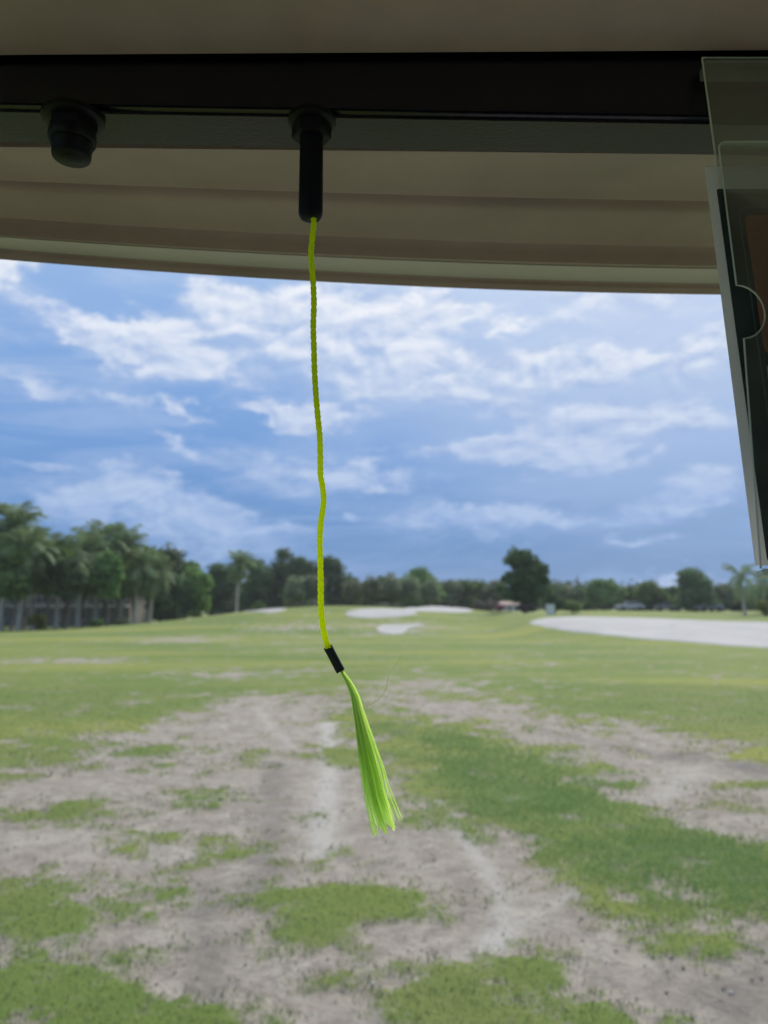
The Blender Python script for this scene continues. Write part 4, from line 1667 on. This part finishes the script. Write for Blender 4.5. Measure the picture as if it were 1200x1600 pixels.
# frayed end: loose fibres fanning out below the sleeve
LE = [(532, 1049), (541, 1068), (548, 1086), (554, 1128), (559, 1170), (566, 1212), (575, 1252), (586, 1290), (595, 1309)]
RE = [(535, 1047), (550, 1066), (561, 1086), (569, 1112), (584, 1156), (598, 1196), (606, 1232), (616, 1264), (627, 1294)]
rt = random.Random(12)
mb = MB()
for k in range(300):
    u = rt.random()
    u = .5 + (u - .5) * (1 + .05 * rt.random())
    if rt.random() < .7:      # two main locks
        lk = rt.random() < .5
        u = rt.gauss(.30 if lk else .68, .10)
        u = min(1, max(0, u))
    dpt = rt.gauss(0, 1)
    end = 1 - .22 * rt.random() ** 2.2 - .55 * min(abs(u - .30), abs(u - .68)) ** 1.2
    if rt.random() < .15: end *= rt.uniform(.6, .95)
    wob = [rt.uniform(-1, 1) for _ in range(3)]
    pts = []
    for i in range(17):
        s = i / 16 * end
        j = s * (len(LE) - 1)
        a = min(int(j), len(LE) - 2)
        f = j - a
        lx, ly = LE[a][0] * (1 - f) + LE[a + 1][0] * f, LE[a][1] * (1 - f) + LE[a + 1][1] * f
        rx, ry = RE[a][0] * (1 - f) + RE[a + 1][0] * f, RE[a][1] * (1 - f) + RE[a + 1][1] * f
        uu = u + .05 * s * math.sin(s * 7 + wob[0] * 4) * wob[1]
        x, y = lx + (rx - lx) * uu, ly + (ry - ly) * uu
        yy = YS + dpt * (.0007 + .0026 * s) + .0015 * math.sin(s * 5 + wob[2] * 3) * s
        pts.append(at_y(x, y, yy) - off_)
    ribbon(mb, pts, .00020, rt)
for k in range(46):           # a few flyaway fibres
    u = rt.choice([rt.uniform(-.28, -.02), rt.uniform(1.0, 1.22)])
    st = rt.uniform(.15, .6)
    pts = []
    for i in range(11):
        s = st + (rt.uniform(.93, .97) - st) * i / 10
        j = min(.999, s) * (len(LE) - 1)
        a = min(int(j), len(LE) - 2)
        f = j - a
        lx, ly = LE[a][0] * (1 - f) + LE[a + 1][0] * f, LE[a][1] * (1 - f) + LE[a + 1][1] * f
        rx, ry = RE[a][0] * (1 - f) + RE[a + 1][0] * f, RE[a][1] * (1 - f) + RE[a + 1][1] * f
        g_ = i / 10
        uu = (.15 if u < .5 else .85) * (1 - g_) + u * g_
        pts.append(at_y(lx + (rx - lx) * uu, ly + (ry - ly) * uu, YS + .003 * math.sin(k) * g_) - off_)
    mb.tube(pts, .00008, 3)
link('tassel', mb.mesh('tassel'), M['tassel'], cord)
mb = MB()
fib = spline([at_y(a, b, YS + c) - off_ for a, b, c in [(556, 1098, 0), (566, 1104, .001), (578, 1102, .002), (592, 1092, .003), (601, 1081, .004), (606, 1064, .006),
                                                       (609, 1050, .007), (615, 1041, .007), (622, 1032, .007), (627.5, 1023, .006)]], 50)
mb.tube(fib, .00014, 4)
link('stray_fibre', mb.mesh('stray_fibre'), M['fibre'], cord)

# ------------------------------------------------------------------ clear card holder at the right
TH = R(8.3)
p0 = at_y(1096, 92, .393)                     # upper left corner of the clear back sheet
HX = Vector((1, 0, 0)); HD = Vector((0, -math.sin(TH), -math.cos(TH)))
HN = HX.cross(HD)                             # towards... chosen to face the camera below
if HN.y > 0: HN = -HN
hol = thing('card_holder', 'clear acrylic card holder with a printed card, hanging at the right', 'card holder', tuple(p0))


def hp(px, py, lift=0.0):
    """point on the holder plane (lifted towards the seat), as (u right, d down) in metres"""
    d = ray(px, py)
    o = p0 + HN * lift
    c = Vector((0, 0, CAMZ))
    tt = (o - c).dot(HN) / d.dot(HN)
    q = c + d * tt - o
    return q.dot(HX), q.dot(HD)


def H3(u, d, lift):
    return HX * u + HD * d + HN * lift


def plate(poly, lift, th, bevel=.0004):
    """solid sheet from an outline of (u,d)"""
    n = len(poly)
    mb_ = MB()
    mb_.add([H3(u, d, lift) for u, d in poly] + [H3(u, d, lift + th) for u, d in poly],
            [tuple(range(n)), tuple(range(2 * n - 1, n - 1, -1))] + [(i, (i + 1) % n, n + (i + 1) % n, n + i) for i in range(n)])
    return mb_


def rrect(u0, d0, u1, d1, r_, n=6):
    out = []
    for (cx, cy, a0) in ((u1 - r_, d0 + r_, -90), (u1 - r_, d1 - r_, 0), (u0 + r_, d1 - r_, 90), (u0 + r_, d0 + r_, 180)):
        for i in range(n + 1):
            a = R(a0 + 90 * i / n)
            out.append((cx + r_ * math.cos(a), cy + r_ * math.sin(a)))
    return out


# clear plastic
ac = bpy.data.materials.new('clear_acrylic')
ac.use_nodes = True
t = NT(ac.node_tree)
t.n.clear()
o_ = t.new('ShaderNodeOutputMaterial')
gl_ = t.new('ShaderNodeBsdfGlossy')
gl_.inputs['Roughness'].default_value = .12
gl_.inputs['Color'].default_value = (.9, .92, .9, 1)
tp_ = t.new('ShaderNodeBsdfTransparent')
tp_.inputs[0].default_value = (.93, .95, .94, 1)
df_ = t.new('ShaderNodeBsdfDiffuse')
df_.inputs[0].default_value = (.6, .62, .6, 1)
lw = t.new('ShaderNodeFresnel')
lw.inputs[0].default_value = 1.45
m1_ = t.new('ShaderNodeMixShader')
t.put(m1_.inputs[0], t.math('MULTIPLY', lw.outputs[0], .55, clamp=True))
t.put(m1_.inputs[1], tp_.outputs[0])
t.put(m1_.inputs[2], gl_.outputs[0])
m2_ = t.new('ShaderNodeMixShader')
scr = t.noise(t.new('ShaderNodeTexCoord').outputs['Object'], 60, 5, .7).outputs[0]
t.put(m2_.inputs[0], t.rng(scr, .3, .8, .01, .05))
t.put(m2_.inputs[1], m1_.outputs[0])
t.put(m2_.inputs[2], df_.outputs[0])
t.put(o_.inputs[0], m2_.outputs[0])
# polished cut edge of the sheet: frosted plastic
M['edge'] = mat('acrylic_edge', (.62, .66, .63), .35, .05, 40, spec=.5)

pap = bpy.data.materials.new('card_paper')
pap.use_nodes = True
t = NT(pap.node_tree)
t.n.clear()
o_ = t.new('ShaderNodeOutputMaterial')
d1 = t.new('ShaderNodeBsdfDiffuse')
fib_n = t.noise(t.new('ShaderNodeTexCoord').outputs['Object'], 300, 4, .6).outputs[0]
t.put(d1.inputs[0], t.mix(fib_n, (.80, .78, .79), (.86, .84, .85)))
t1 = t.new('ShaderNodeBsdfTranslucent')
t1.inputs[0].default_value = (.8, .78, .76, 1)
m_ = t.new('ShaderNodeMixShader')
m_.inputs[0].default_value = .60
t.put(m_.inputs[1], d1.outputs[0])
t.put(m_.inputs[2], t1.outputs[0])
t.put(o_.inputs[0], m_.outputs[0])
M['print_dark'] = mat('print_dark_green', (.035, .052, .058), .5, .1, 40, spec=.35)
M['print_line'] = mat('print_line_green', (.085, .13, .12), .5, .1, 40)
M['print_orange'] = leaf_mat('print_orange', (.95, .56, .37), (.97, .59, .39), .75)
M['print_olive'] = leaf_mat('print_ochre', (.80, .60, .30), (.84, .63, .32), .62)

WID = .150
L_back, L_front = -.0002, .0062
uT, dT = hp(1096, 92, 0)
_, dPB = hp(1180, 893, 0)
mbk = plate(rrect(0, 0, WID, dPB, .004), 0, .0016)
link('back_sheet', mbk.mesh('back_sheet', True, .0003, 1), ac, hol)
mtp = plate(rrect(.0015, .0012, WID - .002, .0075, .0008), -.0085, .0083)
link('mounting_tape', mtp.mesh('mounting_tape', True, .0003, 1), M['tape'], hol)
# the paper and the printed card behind the front sheet
uL, dP0 = hp(1100, 262, .002)
uL2, dP1 = hp(1176, 884, .002)
pl_ = plate([(uL, dP0), (WID - .004, dP0), (WID - .004, dP1), (uL2 * .5 + uL * .5, dP1)], .0026, .0003)
paper = link('paper', pl_.mesh('paper', False), pap, hol)
uC, dC0 = hp(1131, 295, .0032)
uC2, dC1 = hp(1186, 876, .0032)
uCm = (uC + uC2) / 2
link('print_field', plate(rrect(uCm, dC0, WID - .008, dC1, .001), .0030, .00015).mesh('print_field', False), M['print_dark'], paper)
# thin rounded border line
ub0, db0 = hp(1152, 322, .0032)
o_r = rrect(ub0, db0, WID - .012, dC1 - .010, .006)
i_r = rrect(ub0 + .0007, db0 + .0007, WID - .0127, dC1 - .0107, .0053)
n = len(o_r)
mb = MB()
mb.add([H3(u, d, .0032) for u, d in o_r + i_r] + [H3(u, d, .00328) for u, d in o_r + i_r],
       [(2 * n + i, 2 * n + (i + 1) % n, 3 * n + (i + 1) % n, 3 * n + i) for i in range(n)] + [(i, n + i, n + (i + 1) % n, (i + 1) % n) for i in range(n)])
link('border_line', mb.mesh('border_line', False), M['print_line'], paper)
uo, do0 = hp(1163, 336, .0034)
_, do1 = hp(1183, 552, .0034)
link('panel', plate(rrect(uo, do0, WID - .016, do1, .003), .0034, .00012).mesh('panel', False), M['print_orange'], paper)
_, do2 = hp(1190, 568, .0034)
_, do3 = hp(1200, 760, .0034)
link('panel', plate(rrect(uo, do2, WID - .016, do3, .003), .0034, .00012).mesh('panel', False), M['print_olive'], paper)
# front sheet with thumb notch in its left side
uF, dF0 = hp(1121, 223, L_front)
_, dN0 = hp(1140, 447, L_front)
_, dN1 = hp(1150, 530, L_front)
rn = (dN1 - dN0) / 2
out = []
for i in range(7):
    a = R(180 + 90 * i / 6)
    out.append((uF + .004 + .004 * math.cos(a), dF0 + .004 + .004 * math.sin(a)))
uFb, _ = hp(1187, 886, L_front)
out += [(WID, dF0), (WID, dPB), (uFb, dPB), (uF + (uFb - uF) * .1, dN1)]
notch = []
for i in range(13):
    a = R(90 - 180 * i / 12)
    notch.append((uF - .0008 + .82 * rn * math.cos(a), (dN0 + dN1) / 2 + rn * math.sin(a)))
out += notch
front = link('front_sheet', plate(out, L_front, .0016).mesh('front_sheet', True, .0003, 1), ac, hol)
# its cut edges catch the light: a thin frosted rim along the outline
rim = [H3(u, d, L_front + .0008) for u, d in out[:8]]
mb = MB()
mb.tube([H3(WID, dF0, L_front + .0008)] + [H3(u, d, L_front + .0008) for u, d in out[6::-1]] + [H3(u, d, L_front + .0008) for u, d in notch[::-1]] +
        [H3(uFb, dPB, L_front + .0008)], .00045, 6)
link('cut_edge', mb.mesh('cut_edge'), M['edge'], front)
mb = MB()
mb.tube([H3(0, .0, .0008), H3(0, .06, .0008), H3(0, dPB, .0008)], .0005, 6)
mb.tube([H3(0, .0, .0008), H3(WID, 0, .0008)], .0004, 6)
link('cut_edge', mb.mesh('cut_edge'), M['edge'], hol)
# folded bottom joining the two sheets
mb = plate([(uFb + .0004, dPB + .0002), (WID, dPB + .0002), (WID, dPB + .0030), (uFb + .0004, dPB + .0030)], -.0002, L_front + .0020)
link('bottom_fold', mb.mesh('bottom_fold', True, .0006, 2), M['edge'], hol)
